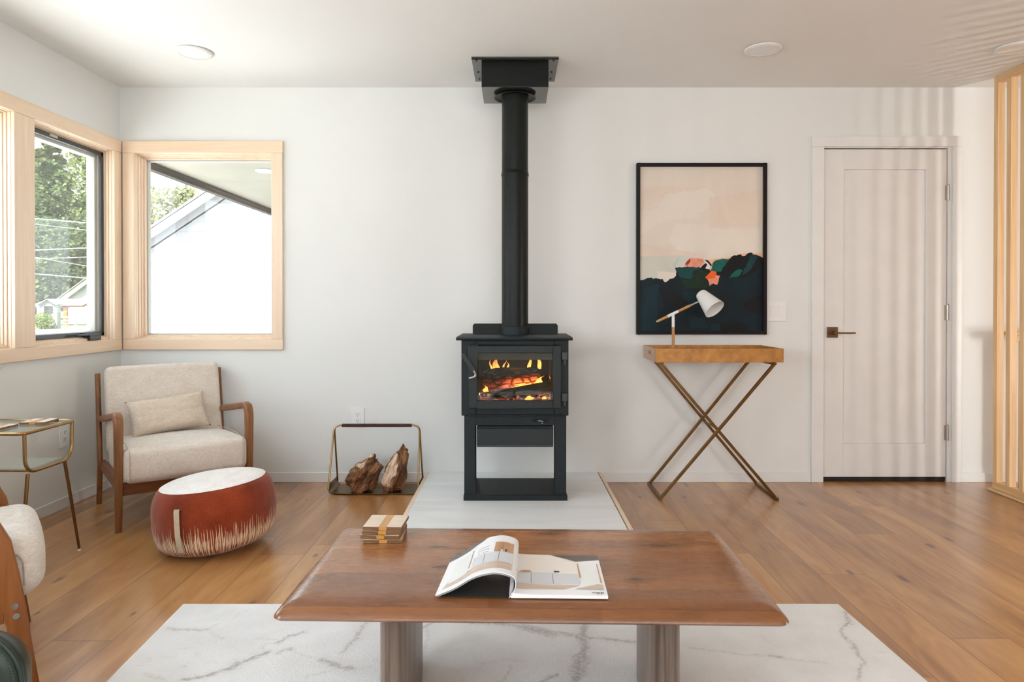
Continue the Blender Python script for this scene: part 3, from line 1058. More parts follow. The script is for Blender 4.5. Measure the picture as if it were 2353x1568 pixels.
box(bm, -0.549, 0.552, HY0 - 0.02, HY0, 0, HZ - 0.001)
obj('edge_strip', bm, 'pine_hx', ht, bevel=0.001)

# ------------------------------------------------------------------ ceiling lights
def ceiling_light(x, y, label, exterior=False, z=CZ):
    t = thing('ceiling_light', label, 'ceiling light', (x, y, z), group=None if exterior else 'flush round ceiling lights')
    bm = NB()
    lathe(bm, [(0.088, 0.0), (0.095, -0.003), (0.095, -0.009), (0.090, -0.013), (0.072, -0.014), (0.070, -0.011)], 48, cap_b=False, cap_t=False)
    obj('trim_ring', bm, 'white_enamel', t, smooth=50)
    bm = NB()
    lathe(bm, [(0.071, -0.0115), (0.071, -0.0125), (0.03, -0.0135), (0.002, -0.014)], 48, cap_b=False)
    obj('diffuser', bm, 'plastic', t, smooth=60)
    return t


ceiling_light(-1.697, 3.627, 'round flush ceiling light at the left, above the armchair corner')
ceiling_light(1.304, 3.584, 'round flush ceiling light between the stove and the slatted screen')
ceiling_light(2.61, 3.56, 'round flush ceiling light beside the top of the slatted screen')

# ------------------------------------------------------------------ outlets and switch
def outlet(loc, rz, label):
    t = thing('outlet', label, 'outlet', loc, rz)
    bm = NB(); box(bm, -0.040, 0.040, -0.006, 0, -0.062, 0.062)
    obj('cover_plate', bm, 'plastic', t, bevel=0.003)
    bm = NB(); box(bm, -0.0165, 0.0165, -0.0085, -0.005, -0.0335, 0.0335)
    s = obj('receptacle', bm, 'plastic', t, bevel=0.001)
    for zc in (-0.019, 0.019):
        bm = NB()
        box(bm, -0.008, -0.0055, -0.0092, -0.008, zc - 0.0005, zc + 0.008)
        box(bm, 0.0055, 0.008, -0.0092, -0.008, zc + 0.0005, zc + 0.008)
        tube(bm, [(0, -0.0092, zc - 0.007), (0, -0.008, zc - 0.007)], 0.0025, 10)
        obj('slot', bm, 'socket_dark', s)
    return t


outlet((-0.966, YB, 0.399), 0, 'white wall outlet behind the handle of the brass log holder')
outlet((1.165, YB, 0.395), 0, 'white wall outlet behind the crossed legs of the tray table')
outlet((XL, 3.682, 0.389), radians(90), 'white wall outlet on the left wall behind the glass side table')
sw = thing('light_switch', 'white double light switch beside the framed painting', 'light switch', (1.624, YB, 1.057))
bm = NB(); box(bm, -0.062, 0.062, -0.006, 0, -0.062, 0.062)
obj('cover_plate', bm, 'plastic', sw, bevel=0.003)
for s in (-0.024, 0.024):
    bm = NB()
    prism(bm, [(-0.006, -0.033), (-0.0075, -0.033), (-0.0110, 0.033), (-0.006, 0.033)], s - 0.0165, s + 0.0165, 'x')
    obj('rocker', bm, 'plastic', sw, bevel=0.001)

# ================================================================== WOOD STOVE
YS = 3.60
st = thing('wood_stove', 'dark charcoal wood stove with glass door and burning fire on the hearth', 'wood stove', (0.0, YS, HZ))
def SX(px): return (px - 1181) * 3.6 / F
def SZ(py): return 1.097 - (py - 701) * 3.6 / F - HZ
x0, x1 = SX(1060), SX(1306.4)
yb = 0.40
zt, zb = SZ(777.5), SZ(956)
gx0, gx1, gz0, gz1 = SX(1096.5), SX(1271), SZ(920), SZ(811.5)   # glass opening
# firebox body, hollow behind the door
bm = NB()
box(bm, x0, gx0 - 0.006, 0.0, yb, zb, zt)
box(bm, gx1 + 0.006, x1, 0.0, yb, zb, zt)
box(bm, gx0 - 0.006, gx1 + 0.006, 0.0, yb, zb, gz0 - 0.008)
box(bm, gx0 - 0.006, gx1 + 0.006, 0.0, yb, gz1 + 0.006, zt)
obj('firebox', bm, 'stove', st, bevel=0.003)
bm = NB(); box(bm, gx0 - 0.006, gx1 + 0.006, 0.30, 0.33, gz0 - 0.02, gz1 + 0.02)
obj('firebrick_back', bm, 'brick', st)
bm = NB()
box(bm, gx0 - 0.0055, gx0 + 0.008, 0.03, 0.30, gz0 - 0.007, gz1 + 0.005)
obj('firebrick_side', bm, 'brick', st)
bm = NB()
box(bm, gx1 - 0.010, gx1 + 0.0055, 0.03, 0.30, gz0 - 0.007, gz1 + 0.005)
obj('firebrick_side', bm, 'brick', st)
# air wash baffle behind the glass top
bm = NB(); box(bm, gx0, gx1, 0.012, 0.05, SZ(828), gz1 + 0.004)
box(bm, gx0, gx1, 0.008, 0.013, SZ(820), SZ(819))
obj('air_baffle', bm, 'baffle', st, bevel=0.001, label='greyish metal strip behind the top of the glass')
# top plate
bm = NB()
prism(bm, [(-0.045, zt - 0.010), (-0.058, zt - 0.004), (-0.056, zt + 0.002), (-0.035, zt + 0.008), (yb + 0.02, zt + 0.008), (yb + 0.02, zt - 0.004), (-0.03, zt - 0.004)], x0 - 0.024, x1 + 0.018, 'x')
obj('top_plate', bm, 'stove', st, bevel=0.002)
bm = NB()
hz0, hz1 = zt + 0.008, 0.989 - HZ
prism(bm, [(SX(1086) * 1.10, hz0), (SX(1282) * 1.10, hz0), (SX(1282) * 1.10, hz1 - 0.012), (SX(1282) * 1.10 - 0.010, hz1), (SX(1086) * 1.10 + 0.010, hz1), (SX(1086) * 1.10, hz1 - 0.012)], 0.37, 0.376, 'y')
obj('heat_shield', bm, 'stove_dark', st)
# door
dxa, dxb, dza, dzb = SX(1076.6), SX(1289), SZ(937.4), SZ(793.5)
bm = NB()
for (p, q, r_, s_) in ((dxa, gx0, dza, dzb), (gx1, dxb, dza, dzb), (gx0, gx1, gz1, dzb), (gx0, gx1, dza, gz0)):
    box(bm, p, q, -0.028, 0.0, r_, s_)
bmesh.ops.remove_doubles(bm, verts=bm.verts[:], dist=1e-5)
sd = obj('door', bm, 'stove_door', st, bevel=0.005, bseg=3)
bm = NB(); box(bm, gx0 - 0.004, gx1 + 0.004, -0.010, -0.006, gz0 - 0.004, gz1 + 0.004)
obj('door_glass', bm, 'stove_glass', sd)
bm = NB()
orient_box(bm, (SX(1065.5), -0.062, SZ(813)), (SX(1089), -0.048, SZ(850)), 0.024, 0.012, (0, 1, 0))
bmesh.ops.remove_doubles(bm, verts=bm.verts[:], dist=1e-5)
obj('door_handle', bm, 'stove_hw', sd, bevel=0.003)
bm = NB()
tube(bm, fillet([(SX(1089), -0.048, SZ(850)), (SX(1094), -0.045, SZ(860)), (SX(1092), -0.045, SZ(864)), (SX(1080), -0.036, SZ(868)), (SX(1079), -0.02, SZ(868.5))], 0.008), 0.0055, 12)
obj('latch_rod', bm, 'steel', sd, smooth=60, label='bare metal latch rod')
for za in (809, 903.5):
    bm = NB()
    box(bm, SX(1290.5), SX(1303), -0.030, -0.001, SZ(za + 17), SZ(za))
    tube(bm, [(SX(1297), -0.018, SZ(za + 29)), (SX(1297), -0.018, SZ(za + 16))], 0.0075, 12)
    obj('hinge', bm, 'stove_hw', st, bevel=0.0015, smooth=40)
# ledge
bm = NB(); box(bm, SX(1074), SX(1292), -0.030, 0.0, zb + 0.001, zb + 0.007)
obj('ash_lip', bm, 'stove', st, bevel=0.002)
# pedestal
pz = 0.032
for (a, b) in ((1066.5, 1092.5), (1275, 1301.5)):
    bm = NB()
    s = 1 if a < 1200 else -1
    xa, xb = SX(a), SX(b)
    out = xa if s > 0 else xb
    box(bm, xa, xb, 0.002, 0.010, pz, zb)
    box(bm, out - 0.0 if s > 0 else out - 0.006, out + 0.006 if s > 0 else out, 0.010, 0.335, pz, zb)
    box(bm, out if s > 0 else out - 0.046, out + 0.046 if s > 0 else out, 0.327, 0.335, pz, zb)
    obj('side_panel', bm, 'stove', st, bevel=0.0015)
    bm = NB(); tube(bm, [((SX(1083) if s > 0 else SX(1282)), 0.003, SZ(966.5)), ((SX(1083) if s > 0 else SX(1282)), -0.001, SZ(966.5))], 0.0035, 12)
    obj('screw', bm, 'stove_dark', st, smooth=50)
bm = NB()
ax0, ax1 = SX(1225), SX(1261)
az0, az1 = SZ(969.5), SZ(964)
box(bm, SX(1092.5), ax0, 0.004, 0.012, SZ(978), zb)
box(bm, ax1, SX(1275), 0.004, 0.012, SZ(978), zb)
box(bm, ax0, ax1, 0.004, 0.012, SZ(978), az0)
box(bm, ax0, ax1, 0.004, 0.012, az1, zb)
box(bm, ax0 - 0.002, ax1 + 0.002, 0.020, 0.024, az0 - 0.004, az1 + 0.004)
obj('air_control_panel', bm, 'stove', st)
bm = NB()
tube(bm, fillet([(SX(1236), 0.018, SZ(966)), (SX(1236), -0.012, SZ(966.5)), (SX(1248), -0.014, SZ(968))], 0.006), 0.0025, 8)
tube(bm, [(SX(1246), 0.004, SZ(974)), (SX(1246), 0.001, SZ(974))], 0.0028, 10)
obj('air_lever', bm, 'steel', st, smooth=60)
# ash drawer
bm = NB()
box(bm, SX(1095.5), SX(1271.5), -0.004, 0.26, SZ(1025), SZ(981))
prism(bm, [(-0.004, SZ(986)), (-0.012, SZ(982.5)), (-0.012, SZ(980.5)), (-0.004, SZ(980.5))], SX(1096), SX(1271), 'x')
prism(bm, [(-0.004, SZ(1025)), (-0.009, SZ(1025)), (-0.009, SZ(1027.5)), (-0.004, SZ(1027.5))], SX(1096), SX(1271), 'x')
obj('ash_drawer', bm, 'stove_door', st, bevel=0.0015)
bm = NB()
box(bm, SX(1065), SX(1304), -0.004, 0.345, 0.0, 0.028)
box(bm, SX(1066), SX(1303), -0.002, 0.343, 0.028, 0.032)
obj('base_plate', bm, 'stove', st, bevel=0.002)

# pipe, collar and ceiling support box
pc = (SX(1183), 3.893)
sp = thing('stove_pipe', 'black stove pipe rising from the stove to the ceiling box', 'stove pipe', (0.006, 3.885, zt + 0.008 + HZ))
pl = 2.288 - (zt + 0.008 + HZ)
bm = NB()
L1 = (1.097 + (701 - 404) * 3.885 / F) - (zt + 0.008 + HZ)
lathe(bm, [(0.0755, 0.0), (0.0755, L1 - 0.002)], 48)
obj('lower_pipe', bm, 'stove_dark', sp, smooth=40)
bm = NB()
lathe(bm, [(0.0745, L1), (0.0745, pl - 0.001)], 48)
obj('upper_pipe', bm, 'stove_dark', sp, smooth=40)
bm = NB()
lathe(bm, [(0.0745, L1 - 0.006), (0.078, L1 - 0.005), (0.0785, L1), (0.078, L1 + 0.004), (0.0765, L1 + 0.02), (0.0745, L1 + 0.022)], 48)
obj('joint_ring', bm, 'stove_dark', sp, smooth=40)
bm = NB()
lathe(bm, [(0.079, 0.0), (0.079, 0.046), (0.0755, 0.048)], 48)
for th in (radians(-160), radians(-20), radians(-90)):
    tube(bm, [(0.078 * cos(th), 0.078 * sin(th), 0.038), (0.082 * cos(th), 0.082 * sin(th), 0.038)], 0.003, 8)
obj('flue_collar', bm, 'stove', sp, smooth=40)
bm = NB()
lathe(bm, [(0.076, pl - 0.006), (0.095, pl - 0.007), (0.110, pl - 0.011), (0.118, pl - 0.017), (0.119, pl - 0.015), (0.111, pl - 0.008), (0.095, pl - 0.003), (0.076, pl - 0.002)], 56, cap_b=False, cap_t=False)
obj('trim_collar', bm, 'stove_dark', sp, smooth=60)

cb = thing('chimney_support_box', 'square black metal support box under the ceiling around the stove pipe', 'chimney box', (0.006, 3.893, CZ))
bm = NB()
hw = 0.183
box(bm, -hw, hw, -0.153, 0.151, 2.288 - CZ + 0.002, -0.008)
obj('box_body', bm, 'stove_dark', cb, bevel=0.0015)
bm = NB(); box(bm, -hw, hw, -0.153, 0.151, 2.288 - CZ, 2.288 - CZ + 0.002)
obj('box_underside', bm, 'stove_sheen', cb)
bm = NB()
box(bm, -0.236, 0.236, -0.193, 0.197, -0.008, 0.0)
fl = obj('ceiling_flange', bm, 'stove_sheen', cb)
bm = NB()
box(bm, -0.236, 0.236, -0.193, -0.190, -0.016, -0.008)
obj('flange_lip', bm, 'stove_dark', fl)
for s in (-1, 1):
    for yy in (-0.155, 0.03, 0.15):
        bm = NB(); tube(bm, [(s * 0.210, yy, -0.008), (s * 0.210, yy, -0.012)], 0.005, 10)
        obj('screw', bm, 'socket_dark', fl, smooth=50)

# ------------------------------------------------------------------ fire: logs and flames (things inside the stove)
def log_mesh(L, r, seed, taper=0.85, n=26, m_=34, rough=0.12):
    bm = NB()
    rings = []
    for i in range(m_ + 1):
        t = i / m_
        x = (t - 0.5) * L
        rr = r * (1 - (1 - taper) * t)
        bend = 0.012 * sin(t * 3 + seed)
        e = 1.0 if 0.02 < t < 0.98 else 0.82
        ring = []
        for k in range(n):
            a = 2 * pi * k / n
            d = mnoise.noise(Vector((x * 16, cos(a) * 2.2 + seed, sin(a) * 2.2)))
            d2 = mnoise.noise(Vector((x * 60, cos(a) * 6 + seed, sin(a) * 6)))
            R = rr * e * (1 + rough * 1.6 * d + rough * 0.7 * d2)
            ring.append(bm.verts.new((x, R * cos(a), R * sin(a) + bend)))
        rings.append(ring)
    for a, b in zip(rings, rings[1:]):
        for k in range(n):
            bm.faces.new([a[k], a[(k + 1) % n], b[(k + 1) % n], b[k]])
    bm.faces.new(rings[0][::-1])
    bm.faces.new(rings[-1])
    return bm


def WZ(py, Y=3.68): return 1.097 - (py - 701) * Y / F
def WX(px, Y=3.68): return (px - 1181) * Y / F
o = obj('burning_log', log_mesh(0.318, 0.057, 1.0, 0.92), 'burn', smooth=60, loc=(WX(1175, 3.74), 3.745, WZ(872, 3.74)), rot=(0, radians(-6), 0))
tag(o, 'thick grey barked log glowing orange along its lower side in the stove', 'log')
o = obj('charred_log', log_mesh(0.375, 0.026, 5.0, 1.1), 'char', smooth=60, loc=(WX(1187, 3.66), 3.665, WZ(903, 3.66)), rot=(0, radians(-5.5), 0))
tag(o, 'thin blackened log lying at the front of the stove fire', 'log')
o = obj('burning_log', log_mesh(0.24, 0.035, 9.0), 'burn', smooth=60, loc=(WX(1180, 3.83), 3.835, WZ(895, 3.83)), rot=(0, radians(3), radians(12)))
tag(o, 'short log burning at the back of the stove, mostly hidden', 'log')
bm = NB()
rbox(bm, 0.195, 0.125, 0.016, 0.014, (0, 0, 0.012), 16)
for v in bm.verts:
    v.co.z += 0.010 * mnoise.noise(Vector((v.co.x * 26, v.co.y * 26, 3)))
o = obj('ember_bed', bm, 'ember', smooth=60, loc=(WX(1183, 3.76), 3.765, gz0 + HZ + 0.010))
tag(o, 'bed of glowing red embers on the stove floor', 'embers', kind='stuff')


def flame(px, py, h, w, lean, mat='flame', Y=3.74, seed=0.0, label=None):
    bm = NB()
    rings = []
    n, M_ = 12, 14
    for i in range(M_ + 1):
        t = i / M_
        env = (sin(pi * min(1, t * 0.75 + 0.25)) ** 0.8) * (1 - t ** 2.2) + 0.02
        cx_ = lean * t ** 1.3 + 0.010 * sin(t * 7 + seed) * t
        ring = [bm.verts.new((cx_ + w * env * cos(2 * pi * k / n), w * 0.35 * env * sin(2 * pi * k / n) + 0.004 * sin(t * 5 + seed), h * t)) for k in range(n)]
        rings.append(ring)
    for a, b in zip(rings, rings[1:]):
        for k in range(n):
            bm.faces.new([a[k], a[(k + 1) % n], b[(k + 1) % n], b[k]])
    o = obj('flame', bm, mat, smooth=180, loc=(WX(px, Y), Y, WZ(py, Y)))
    tag(o, label, 'flame', 'flames of the stove fire')
    return o


flame(1141, 858, 0.100, 0.022, -0.004, seed=1, Y=3.85, label='broad orange flame above the left half of the thick log')
flame(1157, 856, 0.075, 0.006, 0.010, seed=2, Y=3.82, label='thin flame leaning right beside the broad left flame')
flame(1130, 856, 0.085, 0.006, -0.010, seed=7, Y=3.82, label='thin flame leaning left beside the broad left flame')
flame(1168, 855, 0.058, 0.008, -0.008, seed=3, Y=3.82, label='small pointed yellow flame above the middle of the thick log')
flame(1216, 850, 0.085, 0.011, 0.004, seed=4, Y=3.82, label='tall wavy flame above the right half of the thick log')
flame(1240, 848, 0.085, 0.012, -0.014, seed=5, Y=3.82, label='curling flame at the right end of the thick log')
flame(1232, 890, 0.062, 0.024, 0.040, 'flame_hot', 3.69, 6, 'bright yellow flame between the two stove logs at right')
flame(1204, 893, 0.030, 0.045, 0.030, 'flame_hot', 3.69, 8, 'low white-hot flame between the two stove logs')
flame(1118, 903, 0.040, 0.016, -0.012, 'flame', 3.69, 9, 'small flame under the left end of the thick log')
flame(1101, 914, 0.034, 0.006, -0.008, 'flame_hot', 3.65, 10, 'small yellow flame in the lower left corner of the stove glass')
flame(1266, 897, 0.085, 0.008, 0.000, 'flame', 3.68, 11, 'narrow flame against the right side of the firebox')
flame(1215, 919, 0.024, 0.024, 0.012, 'flame', 3.63, 12, 'low flame under the thin charred log')
flame(1250, 918, 0.020, 0.014, 0.010, 'flame', 3.63, 13, 'low flame under the right end of the charred log')
lamp('fire_glow', 'POINT', (0.03, 3.74, WZ(850, 3.7)), 0.7, (1.0, 0.38, 0.10)).data.shadow_soft_size = 0.04

# ================================================================== LOG HOLDER
lh = thing('log_holder', 'brass wire log holder with brown leather wrapped handle left of the hearth', 'log holder', (-0.811, 4.035, 0))
hw = 0.252
zh = 0.384
def arch(y_end, zlow):
    pts = [(-hw - 0.008, y_end, zlow), (-hw, 0.0, zh), (hw, 0.0, zh), (hw + 0.006, y_end, zlow)]
    return fillet(pts, [0, 0.04, 0.04, 0], 8)
bm = NB()
tube(bm, arch(-0.105, 0.030), 0.0052, 12)
obj('wire_frame', bm, 'brass', lh, smooth=60)
bm = NB()
tube(bm, arch(0.105, 0.030), 0.0052, 12)
obj('wire_frame', bm, 'brass', lh, smooth=60)
bm = NB()
pts = [(-0.206 + 0.412 * i / 150, 0, zh) for i in range(151)]
tube(bm, pts, [0.0098 + 0.0009 * (1 if i % 2 else -1) for i in range(151)], 14)
obj('handle_wrap', bm, 'leather_wrap', lh, smooth=60, label='brown leather wrap')
# sling tray: sheet metal with upturned ends
bm = NB()
prof = fillet([(-hw - 0.008, 0, 0.058), (-hw - 0.006, 0, 0.006), (hw + 0.004, 0, 0.006), (hw + 0.006, 0, 0.058)], 0.03, 8)
A = [[bm.verts.new((p.x, y, p.z + dz)) for p in prof] for (y, dz) in ((-0.108, 0), (0.108, 0), (0.108, 0.003), (-0.108, 0.003))]
for i in range(4):
    a, b = A[i], A[(i + 1) % 4]
    for k in range(len(prof) - 1):
        bm.faces.new([a[k], a[k + 1], b[k + 1], b[k]])
bm.faces.new([A[i][0] for i in range(4)])
bm.faces.new([A[i][-1] for i in range(4)])
obj('tray', bm, 'brass_dark', lh, smooth=50)


def chunk(name, pts_fn, seed, label, loc, rot, scale, split_dir, mats=('bark', 'split'), thr=0.74):
    bm = NB()
    bmesh.ops.create_icosphere(bm, subdivisions=5, radius=1.0)
    for v in bm.verts:
        p = v.co.copy()
        q = Vector(pts_fn(p))
        n_ = mnoise.noise(p * 1.6 + Vector((seed, 0, 0))) * 0.34 + mnoise.noise(p * 4.5 + Vector((seed, 3, 0))) * 0.14 + mnoise.noise(Vector((p.x * 14, p.y * 14, p.z * 4)) + Vector((seed, 3, 0))) * 0.07
        v.co = Vector((q.x * scale[0], q.y * scale[1], q.z * scale[2])) * (1 + n_)
    bm.normal_update()
    sd_ = Vector(split_dir).normalized()
    for f in bm.faces:
        c = f.calc_center_median()
        d = Vector((c.x / scale[0], c.y / scale[1], c.z / scale[2])).normalized().dot(sd_)
        if d + 0.15 * mnoise.noise(c * 20) > thr:
            f.material_index = 1
    o = obj(name, bm, list(mats), smooth=38, loc=loc, rot=rot)
    return tag(o, label, 'firewood', 'firewood in the brass holder')


def facet(p, k=2.6):
    # chunky angular form
    s = (abs(p.x) ** k + abs(p.y) ** k + abs(p.z) ** k) ** (1 / k)
    return (p.x / s, p.y / s, p.z / s)


def f1(p):
    x, y, z = facet(p)
    return (x * (1 - 0.15 * z), y, z)


def f2(p):
    x, y, z = facet(p, 2.2)
    w = (1 - 0.42 * max(0, z) ** 0.8) if z > 0 else (1 - 0.12 * abs(z))
    return (x * w, y * w, z)


chunk('firewood', f1, 2.0, 'dark squat chunk of split firewood leaning left in the brass holder', (-0.872, 4.00, 0.100), (radians(5), radians(38), 0.2), (0.070, 0.078, 0.118), (-0.9, -0.1, 0.6), thr=0.93)
chunk('firewood', f2, 6.0, 'pale faced pointed chunk of split firewood at right in the brass holder', (-0.690, 4.00, 0.122), (radians(-4), radians(20), 0.4), (0.068, 0.066, 0.142), (-0.9, -0.6, 0.1))

# ================================================================== TRAY TABLE
tt = thing('tray_table', 'folding tray table with gold leaf tray on crossed brass legs', 'tray table', (1.147, 3.99, 0))
ox, oy = 1.147, 3.99
tz0, tz1 = 0.776, 0.853
X0, X1, Y0, Y1 = 0.788 - ox, 1.502 - ox, 3.80 - oy, 4.15 - oy
th = 0.012
bm = NB()
box(bm, X0, X1, Y0, Y0 + th, tz0, tz1)
box(bm, X0 + th, X1 - th, Y1 - th, Y1, tz0, tz1)
obj('tray_side', bm, 'gold_leaf', tt, bevel=0.001)
for s in (0, 1):
    a, b = (X0, X0 + th) if s == 0 else (X1 - th, X1)
    bm = NB()
    yc0, yc1, zc0, zc1 = -0.045 - 0.015, 0.045 - 0.015, tz0 + 0.036, tz0 + 0.056
    box(bm, a, b, Y0 + th, yc0, tz0, tz1)
    box(bm, a, b, yc1, Y1, tz0, tz1)
    box(bm, a, b, yc0, yc1, tz0, zc0)
    box(bm, a, b, yc0, yc1, zc1, tz1)
    bmesh.ops.remove_doubles(bm, verts=bm.verts[:], dist=1e-5)
    obj('tray_end', bm, 'gold_side' if s == 0 else 'gold_leaf', tt)
bm = NB(); box(bm, X0 + th, X1 - th, Y0 + th, Y1 - th, tz0, tz0 + 0.008)
obj('tray_bottom', bm, 'gold_leaf', tt)
lw = 0.016
for (y, fl_, fr_, tl_, tr_) in ((3.835, 0.823, 1.475, 0.822, 1.468), (4.150, 0.823, 1.478, 0.842, 1.440)):
    yy = y - oy
    for (a, b, dyy) in ((fl_, tr_, -0.008), (fr_, tl_, 0.009)):
        bm = NB()
        orient_box(bm, (a - ox, yy + dyy, 0.010), (b - ox, yy + dyy, tz0 - 0.002), lw, lw, (0, 1, 0))
        obj('leg', bm, 'brass_dark', tt, bevel=0.0015)
for xx in (0.823, 1.477):
    bm = NB(); box(bm, xx - ox - 0.008, xx - ox + 0.008, 3.818 - oy, 4.165 - oy, 0.0, 0.016)
    obj('foot_rail', bm, 'brass_dark', tt, bevel=0.0015)
for xx in (0.835, 1.455):
    bm = NB(); box(bm, xx - ox - 0.007, xx - ox + 0.007, 3.83 - oy, 4.14 - oy, tz0 - 0.016, tz0 - 0.002)
    obj('top_rail', bm, 'brass_dark', tt, bevel=0.0015)
bm = NB(); tube(bm, [(0.0, 3.825 - oy, 0.397), (0.0, 4.160 - oy, 0.397)], 0.005, 10)
obj('pivot_rod', bm, 'brass_dark', tt, smooth=60)

# lamp in the tray
tl = thing('table_lamp', 'small white desk lamp with wood and white arm standing in the gold tray', 'lamp', (0.925, 3.965, tz0 + 0.008))
ly = 3.965
def lx(px): return (px - 1181) * ly / F - 0.925
def lz(py): return 1.097 - (py - 701) * ly / F - (tz0 + 0.008)
bm = NB()
lathe(bm, [(0.062, 0), (0.064, 0.003), (0.064, 0.012), (0.060, 0.015), (0.006, 0.016)], 40)
obj('lamp_base', bm, 'white_enamel', tl, smooth=40)
cxp = lx(1547)
bm = NB(); lathe(bm, [(0.0085, 0.014), (0.0085, lz(752))], 20, cx=cxp)
obj('lower_post', bm, 'oak_small', tl, smooth=50)
bm = NB(); lathe(bm, [(0.0088, lz(752)), (0.0088, lz(727))], 20, cx=cxp)
obj('upper_post', bm, 'white_enamel', tl, smooth=50)
A0 = Vector((lx(1508), 0, lz(740)))
A1 = Vector((lx(1604), 0, lz(694)))
def ap(t): return A0.lerp(A1, t)
bm = NB(); tube(bm, [ap(0.03), ap(0.27)], [0.0075, 0.0085], 16)
obj('wood_arm', bm, 'oak_small', tl, smooth=50)
bm = NB()
tube(bm, [ap(0.52), ap(0.82)], 0.0082, 16)
obj('wood_arm', bm, 'oak_small', tl, smooth=50)
bm = NB(); tube(bm, [ap(0.27), ap(0.52)], 0.0090, 16)
tube(bm, [(cxp, 0, lz(727)), ap(0.40)], 0.0088, 16)
obj('arm_joint', bm, 'white_enamel', tl, smooth=50)
bm = NB(); tube(bm, [ap(0.0), ap(0.03)], [0.003, 0.0075], 16)
obj('metal_tip', bm, 'steel', tl, smooth=50)
bm = NB()
tube(bm, [ap(0.80), ap(1.02)], 0.0058, 16)
obj('metal_tip', bm, 'steel', tl, smooth=50)
# shade: cone whose open end faces down, right and towards the room
S0 = Vector((lx(1612), 0.018, lz(675)))
S1 = Vector((lx(1635.5), -0.058, lz(711)))
ax_ = (S1 - S0).normalized()
q_ = ax_.to_track_quat('Z', 'Y')
Ls = (S1 - S0).length
bm = NB()
outp = [(0.004, -0.004), (0.020, -0.004), (0.031, 0.000), (0.0345, 0.008), (0.0625, Ls), (0.0630, Ls + 0.001), (0.0612, Ls), (0.033, 0.011), (0.004, 0.009)]
lathe(bm, outp, 56, cap_b=True, cap_t=True)
sh = obj('lamp_shade', bm, 'white_enamel', tl, smooth=40, loc=S0)
sh.rotation_mode = 'QUATERNION'
sh.rotation_quaternion = q_
m = NT('bulb_glass')
m.base((0.86, 0.82, 0.78)).rough(0.08)
m.inp('Transmission Weight', 0.6)
MAT['bulb'] = m.m
bm = NB()
prof = [(0.012, 0.010), (0.013, 0.03)] + [(0.027 * sin(radians(a)), 0.062 - 0.027 * cos(radians(a))) for a in range(35, 180, 12)] + [(0.001, 0.089)]
lathe(bm, prof, 32)
bl = obj('bulb', bm, 'bulb', tl, smooth=60, loc=S0)
bl.rotation_mode = 'QUATERNION'
bl.rotation_quaternion = q_

# ================================================================== PAINTING
pt = thing('framed_painting', 'framed abstract painting of dark teal hills under cream sky, thin black frame', 'painting', (1.154, YB, 0.915))
PW, PH = 0.4005, 1.053
bm = NB()
ft, fd = 0.020, 0.030
for (a, b, c, d) in ((-PW, -PW + ft, 0, PH), (PW - ft, PW, 0, PH), (-PW + ft, PW - ft, 0, ft), (-PW + ft, PW - ft, PH - ft, PH)):
    box(bm, a, b, -fd, 0.0, c, d)
bmesh.ops.remove_doubles(bm, verts=bm.verts[:], dist=1e-5)
obj('frame', bm, 'black_wood', pt, bevel=0.0015)
bm = NB()
names = list(P.keys())
CX0, CX1, CY0, CY1 = 118.0, 988.0, 103.0, 1263.0
cw = PW - ft + 0.001
def cv(x, y): return (-cw + (x - CX0) / (CX1 - CX0) * 2 * cw, (ft - 0.001) + (CY1 - y) / (CY1 - CY0) * (PH - 2 * ft + 0.002))
lay = [0]
def rough_poly(poly, amp, sub=14.0, seed=0.0):
    out = []
    for i in range(len(poly)):
        a = Vector(poly[i]); b = Vector(poly[(i + 1) % len(poly)])
        n_ = max(1, int((b - a).length / sub))
        for k in range(n_):
            p = a.lerp(b, k / n_)
            dx = mnoise.noise(Vector((p.x * 0.06, p.y * 0.06, seed))) * amp + mnoise.noise(Vector((p.x * 0.2, p.y * 0.2, seed + 5))) * amp * 0.6
            dy_ = mnoise.noise(Vector((p.x * 0.06 + 31, p.y * 0.06, seed))) * amp + mnoise.noise(Vector((p.x * 0.2 + 9, p.y * 0.2, seed + 5))) * amp * 0.6
            dx = 0 if (p.x <= CX0 + 0.5 or p.x >= CX1 - 0.5) else dx
            dy_ = 0 if (p.y <= CY0 + 0.5 or p.y >= CY1 - 0.5) else dy_
            out.append((min(max(p.x + dx, CX0), CX1), min(max(p.y + dy_, CY0), CY1)))
    return out
def stroke(poly, mat, amp=5.0):
    lay[0] += 1
    y = -0.006 - 0.00022 * lay[0]
    pts = rough_poly(poly, amp, 12.0, lay[0] * 3.1) if amp else poly
    vs = []
    last = None
    for p in pts:
        c = cv(*p)
        if last and abs(c[0] - last[0]) + abs(c[1] - last[1]) < 1e-5:
            continue
        vs.append(bm.verts.new((c[0], y, c[1])))
        last = c
    es = [bm.edges.new((vs[i], vs[(i + 1) % len(vs)])) for i in range(len(vs))]
    r_ = bmesh.ops.triangle_fill(bm, use_beauty=True, use_dissolve=False, edges=es)
    for g_ in r_['geom']:
        if isinstance(g_, bmesh.types.BMFace):
            g_.material_index = names.index(mat)
box(bm, -cw, cw, -0.006, -0.002, ft - 0.001, PH - ft + 0.001, names.index('sky'))
stroke([(118, 240), (380, 240), (560, 250), (430, 330), (230, 350), (118, 420)], 'sky_warm', 20)
stroke([(300, 300), (600, 255), (650, 300), (600, 380), (520, 470), (300, 480), (160, 560), (118, 600), (118, 480), (230, 400)], 'sky_light', 18)
stroke([(610, 320), (988, 260), (988, 520), (620, 530)], 'sky_warm', 14)
stroke([(370, 500), (600, 515), (620, 560), (610, 700), (400, 700), (330, 620)], 'sky_light', 12)
stroke([(590, 540), (960, 540), (960, 700), (780, 700), (600, 740)], 'sky_light', 12)
